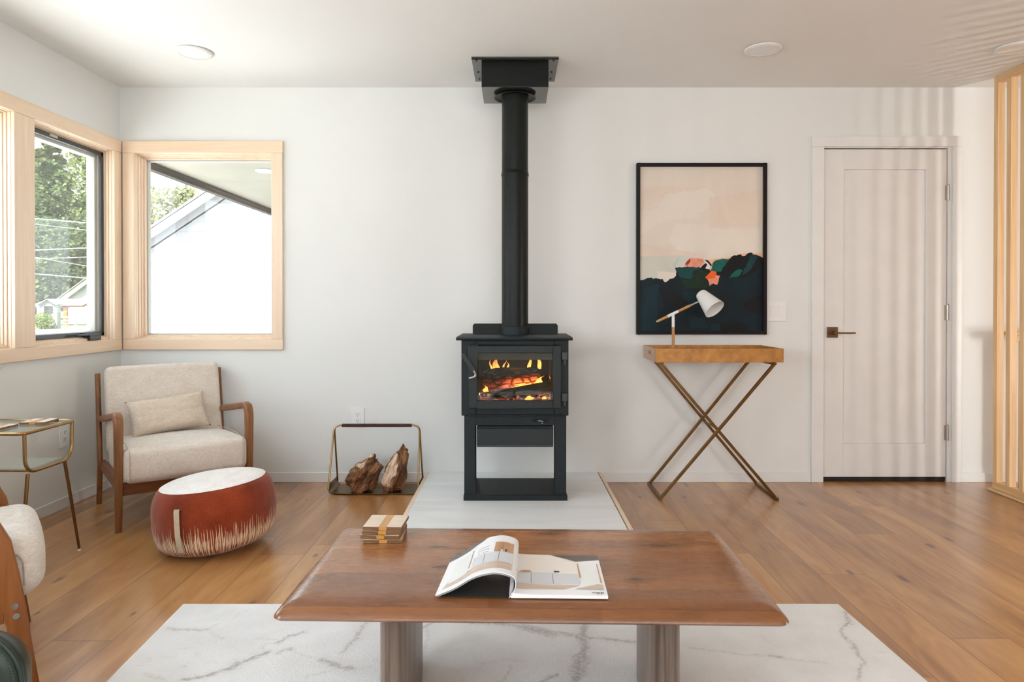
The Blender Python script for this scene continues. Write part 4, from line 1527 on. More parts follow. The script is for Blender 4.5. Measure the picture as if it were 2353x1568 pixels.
stroke([(118, 640), (400, 690), (560, 730), (640, 760), (400, 745), (118, 735)], 'sky_warm', 8)
stroke([(118, 735), (400, 725), (560, 750), (600, 800), (480, 815), (380, 900), (300, 925), (118, 915)], 'grey', 5)
stroke([(395, 735), (408, 745), (375, 805), (350, 800)], 'mint', 3)
stroke([(250, 840), (380, 850), (380, 905), (290, 915), (245, 880)], 'sky_light', 5)
stroke([(600, 760), (770, 735), (830, 715), (988, 712), (988, 770), (600, 800)], 'peach', 4)
stroke([(118, 905), (190, 885), (285, 895), (300, 915), (380, 870), (372, 815), (520, 805), (620, 835), (700, 800), (740, 760), (790, 725), (840, 735), (895, 708), (950, 728), (988, 745), (988, 1263), (118, 1263)], 'navy', 7)
stroke([(118, 960), (255, 930), (240, 1260), (118, 1260)], 'teal', 12)
stroke([(380, 815), (540, 808), (600, 850), (500, 900), (400, 880)], 'midteal', 7)
stroke([(500, 835), (610, 830), (620, 900), (600, 960), (450, 960), (410, 905), (490, 890)], 'dkgreen', 8)
stroke([(570, 790), (600, 775), (625, 800), (600, 840), (540, 830)], 'blackteal', 4)
stroke([(430, 805), (460, 760), (480, 745), (565, 755), (575, 775), (545, 812)], 'salmon', 4)
stroke([(440, 790), (458, 762), (480, 748), (476, 775), (455, 798)], 'red', 3)
stroke([(570, 755), (590, 760), (622, 800), (620, 820), (600, 825), (582, 820), (598, 795)], 'sky_light', 3)
stroke([(575, 758), (600, 762), (628, 796), (622, 806), (604, 782)], 'blackteal', 2)
stroke([(640, 770), (690, 755), (755, 752), (720, 800), (690, 845), (620, 840)], 'emerald', 5)
stroke([(770, 735), (830, 720), (860, 745), (800, 830), (740, 880), (690, 870), (700, 830)], 'blackteal', 7)
stroke([(870, 740), (900, 712), (988, 745), (985, 790), (900, 870), (830, 890), (820, 830)], 'blackteal', 8)
stroke([(905, 720), (950, 735), (900, 830), (840, 870)], 'midteal', 5)
stroke([(780, 845), (830, 822), (846, 828), (820, 872), (752, 885)], 'emerald', 4)
stroke([(590, 885), (630, 838), (655, 842), (662, 870), (685, 872), (668, 935), (640, 925), (615, 942), (605, 905)], 'salmon', 5)
stroke([(582, 880), (630, 836), (658, 845), (660, 872), (640, 890), (600, 898)], 'orange', 4)
stroke([(860, 1050), (950, 1010), (988, 1005), (988, 1140), (930, 1140), (860, 1100)], 'blackteal', 9)
stroke([(690, 1200), (880, 1210), (895, 1262), (700, 1262)], 'blackteal', 6)
stroke([(620, 1200), (690, 1215), (680, 1262), (615, 1262)], 'teal', 5)
stroke([(420, 980), (520, 990), (500, 1090), (430, 1100)], 'teal', 8)
stroke([(260, 960), (400, 1010), (470, 1060), (400, 1090), (290, 1060)], 'blackteal', 12)
stroke([(460, 1150), (560, 1170), (600, 1240), (470, 1240)], 'teal', 8)
obj('canvas', bm, [P[k] for k in names], pt, label='abstract painted picture surface')

# ================================================================== SLATTED SCREEN
ss = thing('slatted_screen', 'floor to ceiling screen of upright golden pine slats at the right edge', 'screen', (2.81, 2.0, 0))
Yend = 4.035
bm = NB(); box(bm, -0.005, 0.075, -1.6, Yend - 2.0 + 0.014, 0.0, 0.012)
obj('foot_board', bm, 'slat_h', ss, bevel=0.003)
bm = NB(); box(bm, 0.020, 0.062, -1.6, Yend - 2.0, 0.012, 0.054)
obj('bottom_rail', bm, 'slat_h', ss, bevel=0.002)
bm = NB(); box(bm, 0.020, 0.062, -1.6, Yend - 2.0 - 0.034, CZ - 0.042, CZ)
obj('top_rail', bm, 'slat_h', ss, bevel=0.002)
k = 0
y = Yend
while y > 0.5:
    bm = NB()
    z0, z1 = (0.012, CZ) if k == 0 else (0.054, CZ - 0.042)
    box(bm, 0.020 + 0.0005, 0.0615, y - 2.0 - 0.034, y - 2.0, z0, z1)
    obj('slat', bm, 'slat', ss, bevel=0.002)
    y -= 0.1055
    k += 1
# guard rail beyond the screen
gr = thing('guard_rail', 'golden pine guard rail behind the slatted screen', 'railing', (2.94, 4.10, 0))
bm = NB(); box(bm, 0.0, 1.5, -0.07, 0.02, 0.918, 0.940)
obj('cap_rail', bm, 'slat_hx', gr, bevel=0.003)
bm = NB(); box(bm, 0.014, 1.5, -0.045, -0.007, 0.880, 0.918)
obj('sub_rail', bm, 'slat_hx', gr, bevel=0.002)
for xx in (0.085, 0.6, 1.4):
    bm = NB(); box(bm, xx, xx + 0.04, -0.045, -0.007, 0.0, 0.880)
    obj('post', bm, 'slat', gr, bevel=0.002)

# ================================================================== RUG
RZ = 0.011
def vein_polys():
    # (list of pixel points in the photograph, width in metres, strength) projected on the floor
    V = [
        ([(382, 1447), (405, 1450), (440, 1450), (475, 1450)], .010, .7, 0), ([(475, 1450), (490, 1462), (510, 1472)], .012, .5, 1), ([(475, 1448), (498, 1437)], .010, .5, 1),
        ([(535, 1424), (548, 1412), (575, 1402)], .008, .5, 1), ([(590, 1470), (630, 1474), (640, 1480)], .012, .5, 1),
        ([(636, 1481), (660, 1466), (695, 1457)], .012, .9, 0), ([(695, 1457), (712, 1455)], .006, .4, 0),
        ([(600, 1492), (612, 1482), (640, 1480)], .012, .5, 1), ([(636, 1504), (655, 1496), (668, 1493)], .010, .7, 0),
        ([(614, 1502), (580, 1515), (545, 1530), (530, 1538), (500, 1548), (460, 1560), (420, 1566)], .013, 1.0, 0), ([(545, 1528), (530, 1540)], .024, .8, 0),
        ([(330, 1552), (350, 1560), (375, 1566)], .014, .6, 1), ([(338, 1517), (336, 1522)], .018, .5, 1), ([(405, 1495), (440, 1492)], .010, .35, 1),
        ([(370, 1513), (400, 1513)], .010, .3, 1), ([(305, 1533), (340, 1533)], .008, .3, 1), ([(480, 1525), (510, 1527)], .008, .35, 1),
        ([(668, 1498), (700, 1510), (735, 1520), (765, 1530), (800, 1540), (830, 1540), (850, 1532)], .008, .5, 1), ([(738, 1520), (770, 1530), (790, 1538), (805, 1540)], .020, .9, 0),
        ([(852, 1428), (836, 1440), (825, 1455), (818, 1470), (805, 1480), (795, 1492), (785, 1503)], .012, .7, 0),
        ([(930, 1464), (945, 1458), (962, 1450), (990, 1436)], .010, .7, 0), ([(985, 1435), (980, 1455), (985, 1465), (975, 1490), (968, 1515), (955, 1540), (948, 1568)], .012, .55, 1),
        ([(1030, 1420), (1060, 1426), (1078, 1434)], .018, .7, 0), ([(1078, 1434), (1140, 1436), (1185, 1440), (1220, 1448), (1262, 1458), (1290, 1456), (1330, 1468)], .012, .85, 0),
        ([(1205, 1444), (1240, 1452), (1268, 1460)], .040, .85, 0), ([(1290, 1460), (1340, 1466)], .020, .6, 0),
        ([(1345, 1430), (1342, 1450), (1340, 1470), (1345, 1490), (1338, 1510), (1328, 1530), (1330, 1550), (1322, 1568)], .022, .9, 0), ([(1336, 1515), (1328, 1550)], .045, .7, 0),
        ([(1345, 1468), (1380, 1470), (1420, 1475), (1470, 1480), (1500, 1486)], .010, .8, 0), ([(1588, 1492), (1630, 1498), (1660, 1500), (1700, 1506), (1780, 1512), (1860, 1524), (1905, 1528)], .010, .7, 1),
        ([(1770, 1510), (1800, 1514)], .010, .7, 0), ([(1735, 1432), (1760, 1436), (1790, 1440)], .010, .35, 1), ([(1810, 1438), (1835, 1442)], .010, .35, 1),
        ([(1946, 1410), (1950, 1426), (1955, 1436), (1944, 1440)], .014, .9, 0), ([(1938, 1446), (1934, 1458), (1948, 1470), (1960, 1482), (1970, 1496), (1975, 1510), (1988, 1522), (1980, 1540), (1975, 1566)], .009, .8, 0),
        ([(1960, 1484), (1972, 1505)], .02, .6, 1), ([(1745, 1462), (1770, 1478)], .010, .3, 1), ([(2010, 1500), (2040, 1505)], .010, .35, 1),
        ([(930, 1500), (960, 1505)], .02, .3, 1), ([(1000, 1500), (1060, 1498)], .012, .3, 1), ([(1100, 1530), (1160, 1520), (1200, 1522)], .012, .3, 1),
        ([(700, 1560), (740, 1550), (770, 1540)], .012, .5, 1), ([(900, 1540), (860, 1520)], .010, .4, 1), ([(448, 1505), (452, 1510)], .012, .4, 1), ([(418, 1535), (421, 1537)], .010, .8, 1),
    ]
    out = []
    for pts, w, s, t in V:
        out.append(([Vector(((px - 1181) / (py - 701) * (1.097 - RZ), F * (1.097 - RZ) / (py - 701))) for px, py in pts], w, s, t))
    # carry the pattern on towards the camera, out of the frame
    rr = random.Random(3)
    for i in range(16):
        x = rr.uniform(-1.1, 1.1); y = rr.uniform(-0.6, 1.9)
        pts = [Vector((x, y))]
        a = rr.uniform(0, 6.28)
        for k_ in range(7):
            a += rr.uniform(-.6, .6)
            pts.append(pts[-1] + Vector((cos(a), sin(a))) * 0.08)
        out.append((pts, rr.uniform(.008, .02), rr.uniform(.4, .9), rr.randint(0, 1)))
    return out


VP_ = vein_polys()
bm = NB()
NX, NY = 300, 330
ry0, ry1 = -0.75, 2.478
def rug_xy(u, v):
    y = ry0 + (ry1 - ry0) * v
    xl = -1.204 + (2.473 - y) * 0.050
    xr = 1.181 + (2.478 - y) * 0.030
    return xl + (xr - xl) * u, y
vg = []
va, ta = [], []
segs = []
for pts, w, s, t in VP_:
    for a, b in zip(pts, pts[1:]):
        segs.append((a, b, w, s, t, min(a.x, b.x) - w * 3, max(a.x, b.x) + w * 3, min(a.y, b.y) - w * 3, max(a.y, b.y) + w * 3))
for j in range(NY + 1):
    row = []
    vv_ = j / NY
    vv_ = vv_ ** 0.62
    for i in range(NX + 1):
        x, y = rug_xy(i / NX, vv_)
        e = min(i, NX - i, j, NY - j)
        ed = -0.004 if e == 0 else 0
        zz = RZ + ed + 0.0012 * mnoise.noise(Vector((x * 9, y * 9, 0)))
        row.append(bm.verts.new((x, y, zz)))
        best = 0; bt_ = 0
        if y > -0.7:
            jx = x + 0.009 * mnoise.noise(Vector((x * 55, y * 55, 7))); jy = y + 0.009 * mnoise.noise(Vector((x * 55, y * 55, 19)))
            for (a, b, w, s, t, ax0_, ax1_, ay0_, ay1_) in segs:
                if jx < ax0_ or jx > ax1_ or jy < ay0_ or jy > ay1_:
                    continue
                d = b - a
                L2 = d.length_squared
                tt_ = max(0, min(1, ((jx - a.x) * d.x + (jy - a.y) * d.y) / L2)) if L2 > 0 else 0
                dist = sqrt((a.x + d.x * tt_ - jx) ** 2 + (a.y + d.y * tt_ - jy) ** 2)
                f = s * max(0, 1 - (dist / (w * 0.72)) ** 2)
                if t == 0:
                    best = max(best, f)
                    bt_ = max(bt_, s * 0.5 * max(0, 1 - dist / (w * 2.5)))
                else:
                    bt_ = max(bt_, f)
        va.append(best)
        ta.append(bt_)
    vg.append(row)
for j in range(NY):
    for i in range(NX):
        bm.faces.new([vg[j][i], vg[j][i + 1], vg[j + 1][i + 1], vg[j + 1][i]])
# skirt
loop = [vg[0][i] for i in range(NX + 1)] + [vg[j][NX] for j in range(1, NY + 1)] + [vg[NY][i] for i in range(NX - 1, -1, -1)] + [vg[j][0] for j in range(NY - 1, 0, -1)]
low = [bm.verts.new((v.co.x, v.co.y, 0.001)) for v in loop]
for k_ in range(len(loop)):
    bm.faces.new([loop[k_], loop[(k_ + 1) % len(loop)], low[(k_ + 1) % len(loop)], low[k_]])
va += [0] * len(low)
ta += [0] * len(low)
rug = obj('rug', bm, 'rug', smooth=60)
for nm, arr in (('vein', va), ('taupe', ta)):
    at_ = rug.data.attributes.new(nm, 'FLOAT', 'POINT')
    at_.data.foreach_set('value', arr)
tag(rug, 'cream pile rug with fine grey and taupe veins under the coffee table', 'rug')

# ================================================================== COFFEE TABLE
ct = thing('coffee_table', 'long brown wooden coffee table with rounded edges on two oval pedestal legs', 'coffee table', (0.0425, 1.893, RZ), radians(-1.35))
TZ = 0.390 - RZ
bm = NB()
def rrect(hx, hy, r, n=8):
    out = []
    for (cx_, cy_, a0) in ((hx - r, hy - r, 0), (-hx + r, hy - r, 90), (-hx + r, -hy + r, 180), (hx - r, -hy + r, 270)):
        for k_ in range(n + 1):
            a = radians(a0 + 90 * k_ / n)
            out.append((cx_ + r * cos(a), cy_ + r * sin(a)))
    return out
prof = [(0.060, TZ - 0.040), (0.010, TZ - 0.040), (0.004, TZ - 0.038), (0.0, TZ - 0.033), (0.001, TZ - 0.029), (0.005, TZ - 0.023), (0.012, TZ - 0.0165), (0.022, TZ - 0.0105), (0.034, TZ - 0.006), (0.048, TZ - 0.003), (0.066, TZ - 0.001), (0.090, TZ)]
rings = []
for ins, z in prof:
    rings.append([bm.verts.new((x, y, z)) for x, y in rrect(0.607 - ins, 0.307 - ins, max(0.022 - ins * 0.25, 0.010))])
for a, b in zip(rings, rings[1:]):
    n_ = len(a)
    for k_ in range(n_):
        bm.faces.new([a[k_], a[(k_ + 1) % n_], b[(k_ + 1) % n_], b[k_]])
bm.faces.new(rings[0][::-1])
bm.faces.new(rings[-1])
obj('tabletop', bm, 'table_top', ct, smooth=50)
for s in (-1, 1):
    bm = NB()
    hx, hy = 0.044, 0.175
    pts = []
    for k_ in range(40):
        a = 2 * pi * k_ / 40
        cxx, sxx = cos(a), sin(a)
        pts.append((math.copysign(abs(cxx) ** 0.72, cxx) * hx, math.copysign(abs(sxx) ** 0.8, sxx) * hy))
    prism(bm, [(s * 0.353 + x, y) for x, y in pts], 0.0, TZ - 0.040, 'z')
    obj('leg', bm, 'table_leg', ct, smooth=50)

# coasters
cg = 'square wood coasters with amber resin'
def coaster(loc, rz, label, hs=0.058, ht=0.0056):
    t = thing('coaster', label, 'coaster', loc, rz, cg)
    bm = NB()
    box(bm, -hs, -0.010, -hs, hs, 0, ht * 2)
    box(bm, 0.013, hs, -hs, hs, 0, ht * 2)
    for f in bm.faces:
        if abs(f.normal.z) < 0.5 or True:
            f.material_index = 0
    bm.normal_update()
    for f in bm.faces:
        f.material_index = 0 if f.calc_center_median().z > ht * 1.9 else 1
    obj('wood_slab', bm, ['maple', 'coaster_bark'], t, bevel=0.001)
    bm = NB(); box(bm, -0.010, 0.013, -hs + 0.0005, hs - 0.0005, 0.0002, ht * 2 - 0.0002)
    obj('resin_strip', bm, 'resin', t, label='amber resin strip')
    return t
zt_ = 0.390
stack = [(-0.002, 0.0, 3), (-0.004, 0.004, -2), (-0.003, -0.003, 2)]
names_ = ['coaster at the very bottom of the stack on the coffee table', 'second coaster from the bottom of the coffee table stack', 'third coaster from the bottom, just under the stack\'s top one', 'pale topmost coaster with amber band of the coffee table stack']
for i, nm in enumerate(names_):
    dx_, dy_, dr_ = [(0.0, 0.0, 2), (-0.004, 0.001, -3), (-0.003, 0.003, 1), (0.002, 0.002, -2)][i]
    coaster((-0.391 + dx_, 2.075 + dy_, zt_ + 0.0004 + i * 0.0124), radians(dr_), 'square wood ' + nm)

# magazine
mg = thing('magazine', 'open magazine with curled left page of kitchen photos on the coffee table', 'magazine', (-0.010, 1.640, 0.3905), radians(-1.5))
DY = 0.262
# right page block
def pageR(u, v, off=0.0):
    x = 0.004 + u * 0.232 + 0.0 * v
    z = 0.0095 - 0.002 * u + 0.0035 * math.exp(-u * 14) + off
    return (x, v * DY, z)
curl = fillet([(-0.002, 0, 0.001), (0.013, 0, 0.020), (0.014, 0, 0.050), (-0.030, 0, 0.064), (-0.085, 0, 0.053), (-0.135, 0, 0.021), (-0.180, 0, 0.003)], 0.028, 10)
cl_ = [0.0]
for a, b in zip(curl, curl[1:]):
    cl_.append(cl_[-1] + (b - a).length)
def pageL(u, v, off=0.0):
    s = u * cl_[-1]
    for i in range(len(curl) - 1):
        if cl_[i + 1] >= s - 1e-9:
            break
    t = (s - cl_[i]) / max(cl_[i + 1] - cl_[i], 1e-9)
    p = curl[i].lerp(curl[i + 1], t)
    d = (curl[i + 1] - curl[i]).normalized()
    nrm = Vector((d.z, 0, -d.x))
    if u < 0.12:
        pass
    sag = 1.0 - 0.06 * (v - 0.5) * 0
    sk = 0.012 * v * u
    q = p + nrm * off
    return (q.x + sk, v * DY, q.z * sag)
def sheet(bm, fn, u0, u1, v0, v1, off, mi, nu=40, nv=2):
    vs = [[bm.verts.new(fn(u0 + (u1 - u0) * i / nu, v0 + (v1 - v0) * j / nv, off)) for i in range(nu + 1)] for j in range(nv + 1)]
    for j in range(nv):
        for i in range(nu):
            bm.faces.new([vs[j][i], vs[j][i + 1], vs[j + 1][i + 1], vs[j + 1][i]]).material_index = mi
    return vs
def quadp(bm, fn, uv, off, mi):
    # polygon in page space, subdivided by bilinear patches
    (a, b, c, d) = uv
    n_ = 14
    vs = [[None] * (n_ + 1) for _ in range(3)]
    for j in range(3):
        for i in range(n_ + 1):
            s_, t_ = i / n_, j / 2
            u = (a[0] * (1 - s_) + b[0] * s_) * (1 - t_) + (d[0] * (1 - s_) + c[0] * s_) * t_
            v = (a[1] * (1 - s_) + b[1] * s_) * (1 - t_) + (d[1] * (1 - s_) + c[1] * s_) * t_
            vs[j][i] = bm.verts.new(fn(u, v, off))
    for j in range(2):
        for i in range(n_):
            bm.faces.new([vs[j][i], vs[j][i + 1], vs[j + 1][i + 1], vs[j + 1][i]]).material_index = mi
PM = ['page', 'pr_grey', 'pr_line', 'pr_wood', 'pr_floor', 'pr_dark', 'pr_black', 'pr_cream', 'pr_pale']
# right block: stack of pages
bm = NB()
top = sheet(bm, pageR, 0, 1, 0, 1, 0, 0, 24, 2)
bot = sheet(bm, lambda u, v, o_: (0.002 + u * 0.234, v * DY, 0.0003), 0, 1, 0, 1, 0, 0, 24, 2)
for i in range(24):
    bm.faces.new([top[0][i], top[0][i + 1], bot[0][i + 1], bot[0][i]])
    bm.faces.new([top[2][i], top[2][i + 1], bot[2][i + 1], bot[2][i]])
for j in range(2):
    bm.faces.new([top[j][24], top[j + 1][24], bot[j + 1][24], bot[j][24]])
    bm.faces.new([top[j][0], top[j + 1][0], bot[j + 1][0], bot[j][0]])
o_ = 0.0003
quadp(bm, pageR, [(0.0, .30), (0.90, .30), (0.70, 1.0), (0.0, 1.0)], o_, 7)
quadp(bm, pageR, [(0.0, .245), (0.74, .245), (0.73, .50), (0.0, .50)], o_ * 2, 1)
for uu in (0.20, 0.44):
    quadp(bm, pageR, [(uu, .25), (uu + .006, .25), (uu + .006, .49), (uu, .49)], o_ * 3, 2)
quadp(bm, pageR, [(0.0, .12), (0.55, .12), (0.72, .22), (0.0, .235)], o_ * 2, 4)
quadp(bm, pageR, [(0.0, .50), (0.56, .505), (0.54, .55), (0.02, .55)], o_ * 3, 8)
quadp(bm, pageR, [(0.06, .51), (0.22, .51), (0.18, .57), (0.10, .56)], o_ * 4, 3)
quadp(bm, pageR, [(0.46, .52), (0.52, .52), (0.52, .56), (0.46, .56)], o_ * 4, 6)
quadp(bm, pageR, [(0.0, .53), (0.05, .53), (0.05, .56), (0.0, .56)], o_ * 4, 6)
quadp(bm, pageR, [(0.02, .70), (0.12, .70), (0.12, .80), (0.02, .80)], o_ * 2, 8)
quadp(bm, pageR, [(0.42, 1.0), (1.0, 1.0), (1.0, .88), (0.72, .82)], o_ * 3, 5)
quadp(bm, pageR, [(0.76, .13), (0.97, .13), (0.975, .80), (0.74, .76)], o_ * 2, 8)
quadp(bm, pageR, [(0.735, .40), (0.755, .40), (0.745, .76), (0.73, .76)], o_ * 4, 3)
quadp(bm, pageR, [(0.955, .28), (0.97, .28), (0.965, .76), (0.955, .76)], o_ * 4, 3)
quadp(bm, pageR, [(0.66, .13), (0.97, .13), (0.97, .24), (0.92, .25)], o_ * 5, 4)
rp = obj('right_pages', bm, PM, mg, smooth=45)
# left curled sheets
bm = NB()
A = sheet(bm, pageL, 0, 1, 0, 1, 0.0016, 0, 60, 4)
B = sheet(bm, pageL, 0, 1, 0, 1, 0.0, 0, 60, 4)
for i in range(60):
    bm.faces.new([A[0][i], A[0][i + 1], B[0][i + 1], B[0][i]])
    bm.faces.new([A[4][i], A[4][i + 1], B[4][i + 1], B[4][i]])
for j in range(4):
    bm.faces.new([A[j][60], A[j + 1][60], B[j + 1][60], B[j][60]])
    bm.faces.new([A[j][0], A[j + 1][0], B[j + 1][0], B[j][0]])
# a few separate leaves under it
for kk, off in enumerate((-0.0022, -0.0040)):
    sheet(bm, pageL, 0.02, 0.995 - 0.01 * kk, 0.0, 0.995, off, 0, 60, 2)
b0 = 0.0019
quadp(bm, pageL, [(0.24, .10), (0.95, .08), (0.90, .24), (0.24, .26)], b0, 4)
quadp(bm, pageL, [(0.24, .26), (0.66, .26), (0.66, .52), (0.24, .52)], b0 + o_, 1)
for uu in (0.38, 0.53):
    quadp(bm, pageL, [(uu, .26), (uu + .005, .26), (uu + .005, .52), (uu, .52)], b0 + o_ * 2, 2)
quadp(bm, pageL, [(0.24, .53), (0.44, .53), (0.44, .80), (0.24, .80)], b0 + o_, 3)
quadp(bm, pageL, [(0.31, .53), (0.33, .53), (0.33, .60), (0.31, .60)], b0 + o_ * 2, 6)
quadp(bm, pageL, [(0.35, .53), (0.37, .53), (0.37, .58), (0.35, .58)], b0 + o_ * 2, 8)
for a_ in range(3):
    for b_ in range(3):
        quadp(bm, pageL, [(0.50 + a_ * .045, .56 + b_ * .075), (0.535 + a_ * .045, .56 + b_ * .075), (0.535 + a_ * .045, .57 + b_ * .075), (0.50 + a_ * .045, .57 + b_ * .075)], b0 + o_, 2)
quadp(bm, pageL, [(0.70, .20), (0.90, .16), (0.90, .72), (0.69, .74)], b0 + o_, 8)
quadp(bm, pageL, [(0.685, .30), (0.695, .30), (0.695, .78), (0.685, .78)], b0 + o_ * 2, 3)
quadp(bm, pageL, [(0.60, .93), (1.0, .80), (1.0, 1.0), (0.55, 1.0)], b0 + o_ * 2, 5)
obj('left_pages', bm, PM, mg, smooth=60)
bm = NB(); box(bm, -0.172, -0.004, 0.001, DY - 0.002, 0.0002, 0.0010)  # thin black sheet in the hollow under the curl
obj('dark_sheet', bm, 'pr_black', mg, label='thin black sheet lying flat under the curled pages')
def text_obj(s, size, loc, rot, mat, parent, sx=1.0):
    cu = bpy.data.curves.new('lettering', 'FONT')
    cu.body = s
    cu.size = size
    cu.extrude = 0.00005
    cu.materials.append(MAT[mat])
    tmp = bpy.data.objects.new('lettering_curve', cu)
    COL.objects.link(tmp)
    dg = bpy.context.evaluated_depsgraph_get()
    me = bpy.data.meshes.new_from_object(tmp.evaluated_get(dg))
    bpy.data.objects.remove(tmp)
    o = bpy.data.objects.new('lettering', me)
    COL.objects.link(o)
    o.location = loc
    o.rotation_euler = rot
    o.scale = (sx, 1, 1)
    o.parent = parent
    return o
text_obj('vipp', 0.016, (0.199, 0.012, 0.0086), (0, 0, 0), 'pr_black', rp, 1.1)

# ================================================================== ARMCHAIR BY THE WINDOW
CA = 37.5
ac = thing('armchair', 'beige linen armchair with brown wooden frame in the window corner', 'armchair', (-1.848, 3.709, 0), radians(CA))
for s in (-1, 1):
    sx = s * 0.305
    # front leg and armrest: one bent piece of wood
    path = [(-0.300, 0.0), (-0.304, 0.20), (-0.306, 0.40)]
    pts = fillet([(0, -0.300, 0.0), (0, -0.305, 0.25), (0, -0.309, 0.565), (0, 0.29, 0.470)], [0, 0.05, 0.075, 0], 9)
    path = [(p.y, p.z) for p in pts]
    n_ = len(path)
    ws = [0.030 + 0.012 * min(1, path[i][1] / 0.4) for i in range(n_)]
    ts = [0.036 + (0.014 if path[i][0] < -0.28 else 0.0) * min(1, path[i][1] / 0.45) for i in range(n_)]
    bm = NB()
    sweep_yz(bm, path, sx, ws, ts, 16)
    obj('arm_and_front_leg', bm, 'walnut', ac, smooth=50)
    # rear post with splayed foot
    pts = fillet([(0, 0.315, 0.0), (0, 0.262, 0.235), (0, 0.365, 0.712)], [0, 0.06, 0], 8)
    path = [(p.y, p.z) for p in pts]
    bm = NB()
    sweep_yz(bm, path, s * 0.318, 0.026, [0.040 + 0.014 * (1 - abs(2 * i / (len(path) - 1) - 1)) for i in range(len(path))], 14)
    obj('rear_leg', bm, 'walnut', ac, smooth=50)
    bm = NB()
    orient_box(bm, (s * 0.305, -0.300, 0.232), (s * 0.305, 0.262, 0.222), 0.026, 0.055, (0, 0, 1))
    obj('side_rail', bm, 'walnut_h', ac, bevel=0.004)
bm = NB(); box(bm, -0.285, 0.285, -0.290, -0.262, 0.168, 0.225)
obj('front_rail', bm, 'walnut_h', ac, bevel=0.004)
bm = NB(); box(bm, -0.300, 0.300, 0.245, 0.268, 0.185, 0.235)
obj('rear_rail', bm, 'walnut_h', ac, bevel=0.004)
def seatfn(p):
    # gently lower at the back, softly crowned front edge
    return (p.x, p.y, p.z - (p.y + 0.3) * 0.045)
bm = NB()
rbox(bm, 0.286, 0.285, 0.083, 0.032, (0.004, 0.012, 0.022), 10, (0, -0.068, 0.319), seatfn, k=5)
st_ = obj('seat_cushion', bm, 'linen', ac, smooth=180)
bm = NB()
for s in (-1, 1):
    pts = fillet([(s * 0.264, -0.362, 0.250), (s * 0.264, -0.364, 0.392), (s * 0.264, -0.20, 0.408), (s * 0.264, 0.18, 0.392)], 0.03, 5)
    tube(bm, pts, 0.0022, 6)
obj('seam', bm, 'piping', st_, smooth=60)
LN = radians(13)
bm = NB()
def backfn(p):
    z = p.z
    return (p.x, p.y * cos(LN) + z * sin(LN) , z * cos(LN) - p.y * sin(LN))
rbox(bm, 0.294, 0.052, 0.235, 0.030, (0.0, 0.012, 0.006), 10, (0, 0.246, 0.520), backfn, k=5)
obj('back_cushion', bm, 'linen', ac, smooth=180)

pw = thing('lumbar_pillow', 'beige rectangular linen pillow resting on the window armchair seat', 'pillow', (-1.848, 3.709, 0), radians(CA))
bm = NB()
def pill(bm, hx, hz, th_, M2):
    n1, n2 = 34, 22
    grid = {}
    for s in (-1, 1):
        for i in range(n1 + 1):
            for j in range(n2 + 1):
                u, v = 2 * i / n1 - 1, 2 * j / n2 - 1
                f = max(0.0, (1 - u ** 4)) ** 0.5 * max(0.0, (1 - v ** 4)) ** 0.5
                pin = 1 - 0.07 * (1 - v * v) * abs(u) ** 3
                pin2 = 1 - 0.13 * (1 - u * u) * abs(v) ** 3
                wr_ = 0.006 * mnoise.noise(Vector((u * 3, v * 5, 2))) + 0.003 * mnoise.noise(Vector((u * 9, v * 4, 5)))
                p = Vector((u * hx * pin, s * (th_ * f + (wr_ * f)), v * hz * pin2))
                edge = i in (0, n1) or j in (0, n2)
                if edge and s == 1:
                    grid[(s, i, j)] = grid[(-1, i, j)]
                else:
                    if edge:
                        p.y = 0
                    grid[(s, i, j)] = bm.verts.new(M2 @ p)
    for s in (-1, 1):
        for i in range(n1):
            for j in range(n2):
                bm.faces.new([grid[(s, i, j)], grid[(s, i + 1, j)], grid[(s, i + 1, j + 1)], grid[(s, i, j + 1)]])
MM = Matrix.Translation((-0.012, 0.078, 0.494)) @ Matrix.Rotation(radians(-30), 4, 'X') @ Matrix.Rotation(radians(-5), 4, 'Y')
pill(bm, 0.200, 0.108, 0.056, MM)
obj('pillow_cover', bm, 'linen_pillow', pw, smooth=180)

# ================================================================== SECOND ARMCHAIR, LEFT EDGE
# front direction (0.79, 0.61): local -y points that way
C2 = math.atan2(0.61, 0.79) + pi / 2
a2 = thing('armchair', 'beige cushioned armchair with slanted orange brown wooden leg, cut by the left edge', 'armchair', (-1.758, 1.965, 0), C2)
bm = NB()
rbox(bm, 0.245, 0.29, 0.085, 0.055, (0.004, 0.010, 0.014), 10, (0.0, -0.03, 0.345), lambda p: (p.x, p.y, p.z - (p.y + 0.3) * 0.06), k=5)
s2 = obj('seat_cushion', bm, 'linen', a2, smooth=180)
bm = NB()
for s in (-1, 1):
    pts = fillet([(s * 0.2465, 0.20, 0.374), (s * 0.2465, -0.268, 0.402), (s * 0.2465, -0.272, 0.300)], [0, 0.05, 0], 8)
    tube(bm, pts, 0.0022, 6)
obj('seam', bm, 'piping', s2, smooth=60)
bm = NB()
rbox(bm, 0.245, 0.052, 0.235, 0.03, (0.0, 0.012, 0.006), 8, (0, 0.246, 0.540), backfn, k=4)
obj('back_cushion', bm, 'linen', a2, smooth=180)
